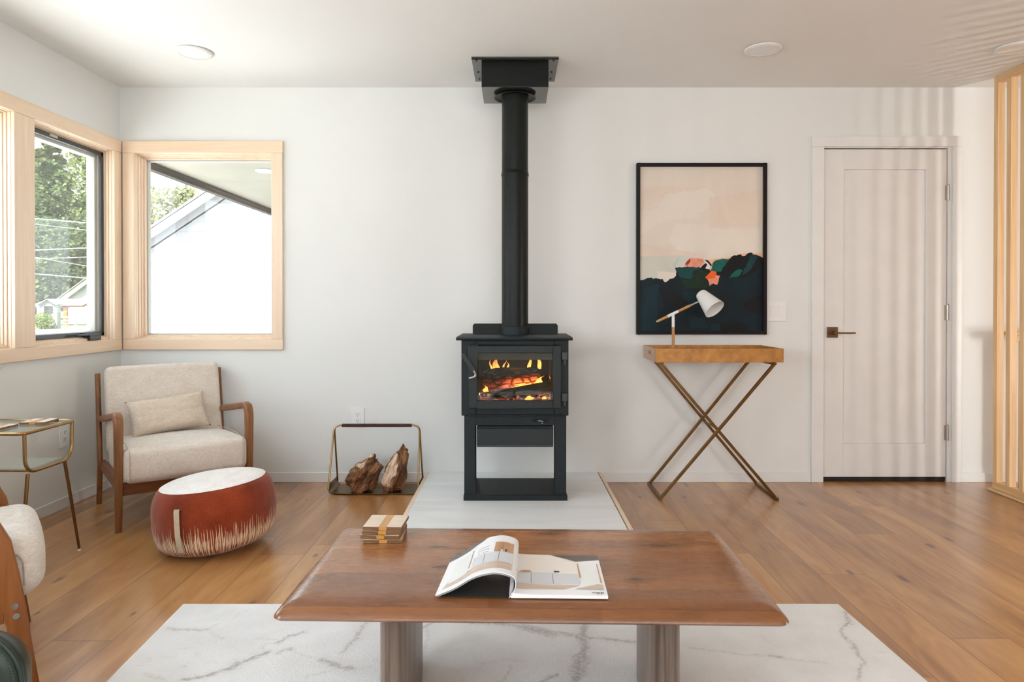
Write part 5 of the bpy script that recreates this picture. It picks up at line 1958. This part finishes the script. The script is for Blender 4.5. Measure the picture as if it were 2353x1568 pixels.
for s in (-1, 1):
    bm = NB()
    # slanted board: broad at the seat, tapering to the foot, foot set forward
    ycen = [(-0.290, 0.0, 0.018), (-0.264, 0.145, 0.024), (-0.250, 0.24, 0.027), (-0.226, 0.34, 0.035), (-0.195, 0.44, 0.047), (-0.150, 0.53, 0.050), (-0.10, 0.60, 0.040)]
    poly = [(y - h, z) for y, z, h in ycen] + [(y + h, z) for y, z, h in reversed(ycen)]
    xa, xb = (s * 0.252, s * 0.282) if s > 0 else (s * 0.282, s * 0.252)
    prism(bm, poly, xa, xb, 'x')
    lg = obj('front_leg', bm, 'teak', a2, bevel=0.004)
    bm = NB()
    poly = [(-0.16, 0.570), (-0.06, 0.615), (0.30, 0.575), (0.32, 0.545), (0.02, 0.580), (-0.12, 0.555)]
    prism(bm, poly, xa, xb, 'x')
    obj('armrest', bm, 'teak', a2, bevel=0.004)
    bm = NB()
    poly = [(0.30, 0.0), (0.335, 0.0), (0.30, 0.22), (0.35, 0.55), (0.36, 0.70), (0.32, 0.70), (0.30, 0.55), (0.25, 0.24)]
    prism(bm, poly, xa, xb, 'x')
    obj('rear_leg', bm, 'teak', a2, bevel=0.004)
    bm = NB()
    box(bm, xa, xb, -0.225, 0.27, 0.215, 0.270)
    obj('side_rail', bm, 'teak', a2, bevel=0.003)
    bm = NB()
    xo = s * 0.2825
    for (yy, zz) in ((-0.249, 0.258), (-0.252, 0.230)):
        tube(bm, [(xo - s * 0.004, yy, zz), (xo + s * 0.0015, yy, zz)], 0.0085, 16)
        tube(bm, [(xo, yy, zz), (xo + s * 0.0025, yy, zz)], 0.0045, 6)
    obj('bolt', bm, 'nickel', lg, smooth=40)

# ================================================================== POUF
pf = thing('pouf', 'round rust red pouf with cream top and cream streaks in front of the armchair', 'pouf', (-1.352, 3.110, 0), 0)
pf.scale = (0.895, 0.895, 1.03)
TILT = radians(-4.5)
pin = bpy.data.objects.new('cover', None)
bpy.data.objects.remove(pin)
n_ = 96
def pouf_pt(r, z, k_, wr=0.0):
    a = 2 * pi * k_ / n_
    rr = r * (1 + 0.004 * sin(3 * a + 1) + wr * mnoise.noise(Vector((cos(a) * 12, sin(a) * 12, z * 8))))
    x, y = rr * cos(a), rr * sin(a)
    return (x, y, z)
R0 = 0.292
H = 0.292
side = [(0.232, 0.010), (0.256, 0.022), (0.275, 0.044), (0.287, 0.080), (0.292, 0.125), (0.292, 0.165), (0.289, 0.205), (0.280, 0.238), (0.266, 0.262), (0.251, 0.276)]
bot_ = [(0.02, 0.0), (0.18, 0.0), (0.212, 0.003), (0.233, 0.0095)]
topc = [(0.250, 0.2765), (0.235, 0.283), (0.21, 0.289), (0.17, 0.294), (0.10, 0.298), (0.04, 0.300), (0.003, 0.300)]
Mt = Matrix.Rotation(TILT, 4, 'Y')
def ring_mesh(prof, wr=0.0, cap0=False, cap1=False):
    bm = NB()
    rings = []
    for r, z in prof:
        rings.append([bm.verts.new(pouf_pt(r, z, k_, wr)) for k_ in range(n_)])
    for a, b in zip(rings, rings[1:]):
        for k_ in range(n_):
            bm.faces.new([a[k_], a[(k_ + 1) % n_], b[(k_ + 1) % n_], b[k_]])
    if cap0:
        bm.faces.new(rings[0][::-1])
    if cap1:
        bm.faces.new(rings[-1])
    return bm
zoff = 0.17 * sin(abs(TILT)) * 1.0
def densify(prof, k=3):
    out = []
    for a, b in zip(prof, prof[1:]):
        for i in range(k):
            t = i / k
            out.append((a[0] * (1 - t) + b[0] * t, a[1] * (1 - t) + b[1] * t))
    out.append(prof[-1])
    return out
loc_ = (0, 0, zoff - 0.001)
obj('side_cover', ring_mesh(densify(side), 0.010), 'rust', pf, smooth=180, loc=loc_, rot=(0, TILT, 0))
obj('top_panel', ring_mesh(densify(topc), 0.012, cap1=True), 'cream_cloth', pf, smooth=180, loc=loc_, rot=(0, TILT, 0), label='cream cloth top')
obj('bottom_panel', ring_mesh(bot_, 0.0, cap0=True), 'cream_cloth', pf, smooth=180, loc=loc_, rot=(0, TILT, 0))
# strap handle
bm = NB()
ta_ = radians(-99)
ca_, sa_ = cos(ta_), sin(ta_)
tdir = Vector((-sa_, ca_, 0))
prof = [(0.283, 0.222), (0.296, 0.226), (0.300, 0.215), (0.303, 0.165), (0.303, 0.12), (0.297, 0.075), (0.285, 0.048), (0.274, 0.040)]
rows = []
for r, z in prof:
    c_ = Vector((ca_ * r, sa_ * r, z))
    rows.append([bm.verts.new(c_ - tdir * 0.0135), bm.verts.new(c_ + tdir * 0.0135), bm.verts.new(c_ + tdir * 0.0135 + Vector((ca_, sa_, 0)) * 0.003), bm.verts.new(c_ - tdir * 0.0135 + Vector((ca_, sa_, 0)) * 0.003)])
for a, b in zip(rows, rows[1:]):
    for k_ in range(4):
        bm.faces.new([a[k_], a[(k_ + 1) % 4], b[(k_ + 1) % 4], b[k_]])
bm.faces.new(rows[0]); bm.faces.new(rows[-1][::-1])
obj('strap_handle', bm, 'strap', pf, smooth=40, loc=loc_, rot=(0, TILT, 0), label='beige canvas strap handle')
bm = NB()
tube(bm, [(ca_ * 0.2465, sa_ * 0.2465, 0.277), (ca_ * 0.262, sa_ * 0.262, 0.262), (ca_ * 0.277, sa_ * 0.277, 0.238), (ca_ * 0.284, sa_ * 0.284, 0.222)], 0.0016, 6)
obj('seam', bm, 'rust', pf, smooth=60, loc=loc_, rot=(0, TILT, 0))

# ================================================================== GLASS SIDE TABLE
sx1 = -1.952
sx0 = -2.392
sy0, sy1 = 2.712, 3.030
sz = 0.583
sb = thing('side_table', 'small brass framed side table with glass top and shelf by the left wall', 'side table', (sx1, 2.87, 0))
X_ = lambda x: x - sx1
Y_ = lambda y: y - 2.87
bm = NB()
tube(bm, fillet([(X_(sx0), Y_(sy0), sz), (X_(sx1), Y_(sy0), sz), (X_(sx1), Y_(sy1), sz), (X_(sx0), Y_(sy1), sz)], 0.035, 7, closed=True), 0.0075, 14, closed=True)
obj('top_frame', bm, 'brass', sb, smooth=60)
zu = 0.420
for xx in (sx1 - 0.004, sx0 + 0.004):
    bm = NB()
    tube(bm, fillet([(X_(xx), Y_(sy0 + 0.012), sz - 0.004), (X_(xx), Y_(sy0 + 0.016), zu), (X_(xx), Y_(sy1 - 0.016), zu), (X_(xx), Y_(sy1 - 0.012), sz - 0.004)], 0.065, 10), 0.0072, 14)
    obj('u_frame', bm, 'brass', sb, smooth=60)
bm = NB()
tube(bm, fillet([(X_(sx0), Y_(sy0 + 0.075), zu), (X_(sx1), Y_(sy0 + 0.075), zu)], 0.01), 0.006, 12)
obj('shelf_rail', bm, 'brass', sb, smooth=60)
bm = NB(); box(bm, X_(sx0 + 0.004), X_(sx1 - 0.004), Y_(sy0 + 0.004), Y_(sy1 - 0.004), sz - 0.001, sz + 0.005)
obj('glass_top', bm, 'table_glass', sb, bevel=0.002)
bm = NB(); box(bm, X_(sx0 + 0.010), X_(sx1 - 0.014), Y_(sy0 + 0.055), Y_(sy1 - 0.055), zu + 0.006, zu + 0.012)
obj('glass_shelf', bm, 'table_glass', sb, bevel=0.002)
for (xa, xb_) in ((sx1 - 0.004, sx1 + 0.012), (sx0 + 0.004, sx0 - 0.012)):
    for (ya, yb_) in ((sy1 - 0.062, sy1 + 0.010), (sy0 + 0.030, sy0 - 0.040)):
        bm = NB()
        tube(bm, [(X_(xa), Y_(ya), zu - 0.003), (X_(xb_), Y_(yb_), 0.008)], [0.0072, 0.0058], 14)
        lg = obj('leg', bm, 'brass_dark', sb, smooth=60)
        bm = NB()
        tube(bm, [(X_(xb_), Y_(yb_), 0.010), (X_(xb_), Y_(yb_), 0.0)], 0.0062, 12)
        obj('foot_cap', bm, 'plastic', lg, smooth=60)
coaster((-2.055, 2.952, sz + 0.0055), radians(4), 'square wood coaster nearer the far right corner of the glass side table', 0.052, 0.0045)
coaster((-2.135, 2.815, sz + 0.0055), radians(-3), 'square wood coaster on the glass side table, cut by the left edge', 0.052, 0.0045)
# plant on the side table
pp = thing('potted_plant', 'potted plant with dark pointed leaves on the glass side table, tips at left edge', 'plant', (-2.245, 2.800, sz + 0.0055))
bm = NB()
lathe(bm, [(0.040, 0.0), (0.052, 0.01), (0.060, 0.075), (0.062, 0.085), (0.056, 0.085), (0.053, 0.07)], 40, cap_t=False)
obj('pot', bm, 'pot', pp, smooth=40)
bm = NB(); lathe(bm, [(0.055, 0.070), (0.03, 0.074), (0.002, 0.075)], 30, cap_b=False)
obj('soil', bm, 'soil', pp, smooth=60)
def blade(p0, p1, w, bend, seed):
    bm = NB()
    p0, p1 = Vector(p0), Vector(p1)
    d = p1 - p0
    side_ = Vector((d.y, -d.x, 0))
    side_ = side_.normalized() if side_.length > 1e-3 else Vector((1, 0, 0))
    side_ = (side_ + Vector((0.5, -0.5, 0)) * 0.6).normalized()
    M_ = 12
    top_, mid_, bt2 = [], [], []
    for i in range(M_ + 1):
        t = i / M_
        c = p0.lerp(p1, t) + Vector(bend) * (t * (1 - t))
        ww = w * (sin(pi * min(1, 0.15 + t * 0.85)) ** 0.7) * (1 - t ** 4) + 0.0006
        top_.append(bm.verts.new(c + side_ * ww))
        mid_.append(bm.verts.new(c + Vector((0, 0, -0.004 * (1 - t)))))
        bt2.append(bm.verts.new(c - side_ * ww))
    for i in range(M_):
        bm.faces.new([top_[i], mid_[i], mid_[i + 1], top_[i + 1]])
        bm.faces.new([mid_[i], bt2[i], bt2[i + 1], mid_[i + 1]])
    r_ = bmesh.ops.solidify(bm, geom=bm.faces[:], thickness=0.0015)
    return bm
lv = [((0, 0, .07), (0.145, 0.02, 0.262), 0.012, (-0.03, 0, 0.03)), ((0, 0.01, .07), (0.146, -0.01, 0.306), 0.014, (-0.03, 0, 0.0)),
      ((0.01, 0, .07), (0.02, 0.04, 0.30), 0.016, (0, 0, 0)), ((-0.01, 0, .07), (-0.09, 0.02, 0.27), 0.016, (0.02, 0, 0.02)), ((0, -0.01, .07), (-0.02, -0.09, 0.24), 0.016, (0, 0, 0.02))]
for i, (a, b, w, bd) in enumerate(lv):
    obj('leaf', blade(a, b, w, bd, i), 'leaf', pp, smooth=60)

# ================================================================== GREEN LEATHER SEAT, LOWER LEFT
ls = thing('leather_ottoman', 'dark green stitched leather ottoman with rounded top cut by the lower left corner', 'ottoman', (-1.276, 1.670, 0), radians(0))
bm = NB()
HT, RR = 0.392, 0.165
# drum lying with its round face to the room: a bolster-like end panel
OS = 0.125 / 0.165
def disc_pt(r, a, y):
    # round top, straight sides down to the floor
    c_, s_ = cos(a), sin(a)
    if s_ < 0:
        c_ = math.copysign(abs(c_) ** 0.5, c_)
        s_ = -abs(s_) ** 0.6 * 0.198 / 0.125
    return (r * OS * c_, y * 0.8, 0.206 + r * OS * s_)
def drum(bm, prof, n_=72):
    rings = []
    for r, y in prof:
        rings.append([bm.verts.new(disc_pt(r, 2 * pi * k_ / n_, y)) for k_ in range(n_)])
    for a, b in zip(rings, rings[1:]):
        for k_ in range(n_):
            bm.faces.new([a[k_], a[(k_ + 1) % n_], b[(k_ + 1) % n_], b[k_]])
    return rings
R_ = drum(bm, [(0.01, -0.118), (0.08, -0.116), (0.120, -0.110), (0.142, -0.100), (0.152, -0.086)])
bm.faces.new(R_[0])
obj('end_panel', bm, 'leather', ls, smooth=180)
bm = NB()
R_ = drum(bm, [(0.152, -0.086), (0.161, -0.078), (0.158, -0.064), (0.146, -0.036), (0.126, -0.005), (0.10, 0.030), (0.06, 0.050), (0.02, 0.055)])
bm.faces.new(R_[-1][::-1])
obj('side_wrap', bm, 'leather', ls, smooth=180)
bm = NB()
tube(bm, [disc_pt(0.1585, 2 * pi * k_ / 72, -0.090) for k_ in range(72)], 0.0055, 10, closed=True)
obj('piping', bm, 'leather', ls, smooth=180)
bm = NB()
for k_ in range(90):
    a, b = 2 * pi * k_ / 90, 2 * pi * (k_ + 0.6) / 90
    tube(bm, [disc_pt(0.1435, a, -0.1005), disc_pt(0.1435, b, -0.1005)], 0.0011, 6)
o = obj('stitching', bm, 'stitch', ls, smooth=180)

# ================================================================== OUTDOORS
GZ = -1.0
bm = NB()
box(bm, -160, 120, 4.45, 200, GZ - 0.2, GZ)
box(bm, -160, -2.62, -60, 4.45, GZ - 0.2, GZ)
tag(obj('ground', bm, 'ground'), 'pale gravel yard and lawn outside the windows', 'ground', kind='structure')

bm = NB()
box(bm, -7.0, XL - 0.16, -2.0, 7.5, GZ, -0.25)
MAT['bounce_mat'] = plain('pale_bounce_slab', (0.86, 0.86, 0.84), 0.85, var=0.06, vscale=4)
tag(obj('bounce_slab', bm, 'bounce_mat'), 'unseen pale slab added below the left windows to bounce sunlight', 'bounce_slab', kind='structure')  # raised pale slab added out of view to bounce sun onto the ceiling

# porch roof seen through the back window
pr = thing('porch_roof', 'porch roof soffit with dark weathered edge beam outside the back window', 'porch roof', (0, 0, 0))
bm = NB(); box(bm, -3.40, 3.0, YB + 0.16, 9.9, 2.444, 2.50)
obj('soffit', bm, 'soffit', pr)
bm = NB(); box(bm, -3.47, -3.40, YB + 0.16, 9.9, 2.37, 2.56)
obj('edge_beam', bm, 'beam', pr)
bm = NB(); box(bm, -3.40, 3.0, 9.82, 9.9, 2.34, 2.56)
obj('end_beam', bm, 'beam', pr)
for xx in (-3.36, 2.8):
    bm = NB(); box(bm, xx + (0 if xx < 0 else 0), xx + 0.1, 9.80 - 0.0, 9.9, GZ, 2.34)
    if xx > 0:
        obj('post', bm, 'beam', pr)
    else:
        bm.free()
cl2 = ceiling_light(-2.49, 6.84, 'round white light under the porch roof outside the back window', True, 2.444)
# overhang of this house above the left windows
ov = thing('roof_overhang', 'roof overhang of the house above the left windows', 'roof', (0, 0, 0))
bm = NB(); box(bm, -2.95, XL - 0.16, -6, YB + 0.155, 2.50, 2.62)
obj('overhang_board', bm, 'soffit', ov)
bm = NB(); box(bm, -3.0, 6.0, -6.5, YF - 0.16, 2.55, 2.66)
obj('rear_sun_shade', bm, 'soffit', ov)  # unseen eave added to keep the sun out of the rear opening

# neighbour's white gabled house
nh = thing('neighbour_house', 'white clapboard house gable close outside the back window', 'house', (0, 14.0, 0))
rk = lambda x: 2.55 + (x + 7.42) * 0.667       # top line of the rake
xa, xm = -8.0, -3.0
bm = NB()
h0 = GZ
step = 0.20
z = h0
while z < rk(xm):
    # clapboards: each a wedge, clipped to the gable
    zt2 = min(z + step, rk(xm) - 0.30)
    if zt2 <= z:
        break
    def xlo(zz): return max(xa, (zz + 0.30 - 2.55) / 0.667 - 7.42)
    a, b = xlo(z), xlo(zt2)
    ra, rb = 2 * xm - a, 2 * xm - b
    vs = [bm.verts.new(p) for p in ((a, -0.022, z), (ra, -0.022, z), (rb, -0.002, zt2), (b, -0.002, zt2), (a, 0.1, z), (ra, 0.1, z), (rb, 0.1, zt2), (b, 0.1, zt2))]
    for f in ((0, 1, 2, 3), (5, 4, 7, 6), (0, 4, 5, 1), (3, 2, 6, 7), (0, 3, 7, 4), (1, 5, 6, 2)):
        bm.faces.new([vs[i] for i in f])
    z += step
obj('gable_wall', bm, 'siding', nh)
for sgn in (-1, 1):
    for (off, th_, y0_, y1_, mat, nm) in ((0.0, 0.05, -0.36, 8.0, 'roof', 'roof_slope'), (0.0, 0.25, -0.40, -0.36, 'siding', 'rake_board'), (0.052, 0.02, -0.40, 0.0, 'siding', 'rake_soffit'), (0.10, 0.17, -0.07, -0.0225, 'siding', 'frieze_board')):
        bm = NB()
        xe = xa - 0.25
        def pr_(x): return x if sgn < 0 else 2 * xm - x
        poly = [(pr_(xe), rk(xe) - off), (pr_(xm), rk(xm) - off), (pr_(xm), rk(xm) - off - th_), (pr_(xe), rk(xe) - off - th_)]
        prism(bm, poly, y0_, y1_, 'y')
        obj(nm, bm, mat, nh)
bm = NB(); box(bm, xa, xa + 0.1, 0.05, 8.0, GZ, 2.0)
obj('side_wall', bm, 'siding', nh)

# far house
fh = thing('far_house', 'distant white gabled house behind the timber pavilion', 'house', (0, 88, 0))
fx = lambda px: (px - 1181) / F * 88
fz = lambda py: 1.097 - (py - 701) / F * 88
bm = NB()
xl_, zl_ = fx(143), fz(686)
xa2, za2 = fx(260), fz(600)
xr_ = 2 * xa2 - xl_
prism(bm, [(xl_ + 0.5, GZ), (xr_ - 0.5, GZ), (xr_ - 0.5, zl_ - 0.1), (xa2, za2 - 0.5), (xl_ + 0.5, zl_ - 0.1)], 0, 8, 'y')
obj('house_wall', bm, 'siding', fh)
for sgn in (-1, 1):
    bm = NB()
    q = lambda x: x if sgn < 0 else 2 * xa2 - x
    prism(bm, [(q(xl_), zl_), (q(xa2), za2), (q(xa2), za2 - 0.75), (q(xl_), zl_ - 0.75)], -0.6, -0.5, 'y')
    obj('rake_board', bm, 'soffit', fh)
    bm = NB()
    prism(bm, [(q(xl_ - 0.2), zl_), (q(xa2), za2 + 0.13), (q(xa2), za2), (q(xl_ - 0.2), zl_ - 0.13)], -0.7, 8.2, 'y')
    obj('roof_slope', bm, 'roof', fh)
bm = NB(); box(bm, fx(201), fx(215), -0.05, 0.02, fz(680), fz(657))
obj('window', bm, 'pr_line', fh)

# timber pavilion
pvx = lambda px: (px - 1181) / F * 72
pvz = lambda py: 1.097 - (py - 701) / F * 72
pv = thing('pavilion', 'open timber pavilion with shingled roof seen through the left window', 'pavilion', (0, 72, 0))
bm = NB()
prism(bm, [(-2.6, pvz(701.5)), (0, pvz(687)), (2.6, pvz(701.5)), (2.6, pvz(703)), (0, pvz(688.5)), (-2.6, pvz(703))], pvx(112), pvx(225), 'x')
obj('pavilion_roof', bm, 'roof', pv)
bm = NB()
box(bm, pvx(128), pvx(225), -2.3, -2.15, pvz(705), pvz(702.5))
prism(bm, [(-1.5, pvz(702)), (1.5, pvz(702)), (0, pvz(690))], pvx(199), pvx(206), 'x')
obj('eave_beam', bm, 'timber', pv)
for px in (157, 182):
    bm = NB()
    w_ = 0.10 if px < 170 else 0.2
    box(bm, pvx(px) - w_, pvx(px) + w_, -2.3, -2.1, GZ, pvz(703))
    orient_box(bm, (pvx(px), -2.2, pvz(711)), (pvx(px - 9), -2.2, pvz(704)), 0.12, 0.12)
    orient_box(bm, (pvx(px), -2.2, pvz(711)), (pvx(px + 9), -2.2, pvz(704)), 0.12, 0.12)
    obj('timber_post', bm, 'timber', pv)

# white board fence
fe = thing('board_fence', 'white three rail fence in front of the pavilion', 'fence', (0, 66, GZ))
gx = lambda px: (px - 1181) / F * 66
for zz in (0.28, 0.60, 0.93):
    bm = NB(); box(bm, gx(131), gx(212), 0, 0.05, zz - 0.07, zz + 0.07)
    obj('rail', bm, 'siding', fe)
for px in (133, 175, 209):
    bm = NB(); box(bm, gx(px) - 0.08, gx(px) + 0.08, -0.09, 0.0, 0, 1.12)
    obj('post', bm, 'siding', fe)
# grey shed
sdz = lambda py: 1.097 - (py - 701) / F * 60
sdx = lambda px: (px - 1181) / F * 60
sh_ = thing('grey_shed', 'weathered grey board shed with open doorway beyond the left window', 'shed', (0, 60, 0))
bm = NB()
prism(bm, [(sdx(92), sdz(700)), (sdx(111), sdz(690)), (sdx(131), sdz(700)), (sdx(131), sdz(704)), (sdx(92), sdz(704))], 0, 0.5, 'y')
box(bm, sdx(84), sdx(101), 0, 0.5, GZ, sdz(704))
box(bm, sdx(122), sdx(131), 0, 0.5, GZ, sdz(704))
box(bm, sdx(101), sdx(122), 0.4, 0.5, GZ, sdz(704))
obj('shed_wall', bm, 'shed', sh_)
bm = NB()
prism(bm, [(sdx(90), sdz(701.5)), (sdx(111), sdz(689)), (sdx(133), sdz(701.5)), (sdx(133), sdz(699.5)), (sdx(111), sdz(687)), (sdx(90), sdz(699.5))], -0.2, 0.7, 'y')
obj('shed_roof', bm, 'roof', sh_)


def foliage(bm, c, r, n, size, rnd, squash=0.8, shell=0.55, mi=0):
    c = Vector(c)
    for _ in range(n):
        while True:
            p = Vector((rnd.uniform(-1, 1), rnd.uniform(-1, 1), rnd.uniform(-1, 1)))
            if shell < p.length < 1:
                break
        p = Vector((p.x * r, p.y * r, p.z * r * squash))
        s = size * rnd.uniform(0.6, 1.3)
        u = Vector((rnd.uniform(-1, 1), rnd.uniform(-1, 1), rnd.uniform(-0.7, 0.7))).normalized()
        v = u.cross(Vector((rnd.uniform(-1, 1), rnd.uniform(-1, 1), rnd.uniform(-1, 1)))).normalized()
        q = c + p
        vs = [bm.verts.new(q + u * s * a + v * s * b) for a, b in ((-1, -0.4), (0, -0.75), (1, 0), (0.2, 0.7), (-0.8, 0.4))]
        bm.faces.new(vs).material_index = mi


def tree(x, y, h, r, label, mat, seed, n=2600, size=0.35, conical=False, group='trees outside the windows', blobs=16, low=0.15):
    t = thing('tree', label, 'tree', (x, y, GZ), group=group)
    rnd = random.Random(seed)
    bm = NB()
    tube(bm, [(0, 0, 0), (0.1, 0.1, h * 0.4), (0, 0, h * 0.85)], [h * 0.022, h * 0.016, h * 0.004], 10)
    for _ in range(9):
        a = rnd.uniform(0, 6.28); zz = h * rnd.uniform(0.3, 0.8)
        tube(bm, [(0, 0, zz), (cos(a) * r * 0.7, sin(a) * r * 0.7, zz + h * 0.08)], [h * 0.007, h * 0.002], 6)
    obj('trunk', bm, 'trunk', t, smooth=60)
    bm = NB()
    for i in range(blobs):
        tt2 = (i + 0.5) / blobs
        zz = h * (low + (0.97 - low) * tt2)
        rad = r * ((1 - tt2) * 0.95 + 0.12) if conical else r * (sin(pi * min(1, tt2 * 0.85 + 0.12)) ** 0.6)
        a = i * 2.4 + seed
        off = rad * 0.5
        foliage(bm, (cos(a) * off, sin(a) * off, zz), rad * 0.72, n // blobs, size, rnd, 0.62)
    obj('crown', bm, mat, t)
    return t


tree(-68.0, 100, 28, 7.0, 'tall feathery pine at the left of the left window view', 'leaf_a', 1, 11000, 0.30, True, blobs=26)
tree(-64.0, 105, 28, 8.0, 'tall pale green tree in the middle of the left window view', 'leaf_b', 2, 11000, 0.30, blobs=24)
tree(-72.0, 96, 17, 5.5, 'bright yellow green tree at the far left of the left window view', 'leaf_b', 3, 8000, 0.28, blobs=20)
tree(-64.5, 94, 14, 6.0, 'broad low tree behind the pavilion in the left window view', 'leaf_a', 4, 8000, 0.28, blobs=20)
tree(-57.0, 98, 18, 5.5, 'green tree above the far house roof in the left window view', 'leaf_a', 5, 8000, 0.28, blobs=20)
tree(-20.5, 42, 9.2, 4.2, 'leafy tree above the white gable in the back window view', 'leaf_c', 6, 9000, 0.12, blobs=20, low=0.25)
tree(-24.5, 52, 8.0, 3.8, 'smaller round tree at the left of the back window view', 'leaf_b', 7, 5200, 0.12, blobs=16, low=0.2)
bs = thing('bush', 'leafy green bush growing in the shed doorway', 'bush', (sdx(112), 59.3, GZ))
bm = NB(); foliage(bm, (0, 0, 0.7), 0.75, 500, 0.09, random.Random(9), 1.0, 0.3)
obj('foliage', bm, 'leaf_b', bs)

# power lines outside the left window
for i, (ya, yb2, lab) in enumerate(((501, 515, 'upper thick pale power line across the left window view'), (513, 533, 'thin power line just below the upper thick one'), (576, 569, 'pale power line rising right across the left window view'), (588, 617, 'thin falling power line across the left window view'), (596, 590, 'thin power line nearly level across the left window view'), (628, 642, 'lowest power line across the left window view'))):
    D_ = 30.0
    pa = Vector(((60 - 1181) / F * D_, D_, 1.097 - (ya - 701) / F * D_))
    pb_ = Vector(((230 - 1181) / F * D_, D_, 1.097 - (yb2 - 701) / F * D_))
    d_ = pb_ - pa
    bm = NB()
    tube(bm, [pa - d_ * 3, pb_ + d_ * 3], 0.022 if i in (0, 2, 5) else 0.011, 8)
    tag(obj('power_line', bm, 'wire', smooth=60), lab, 'power line', 'power lines outside the left window')
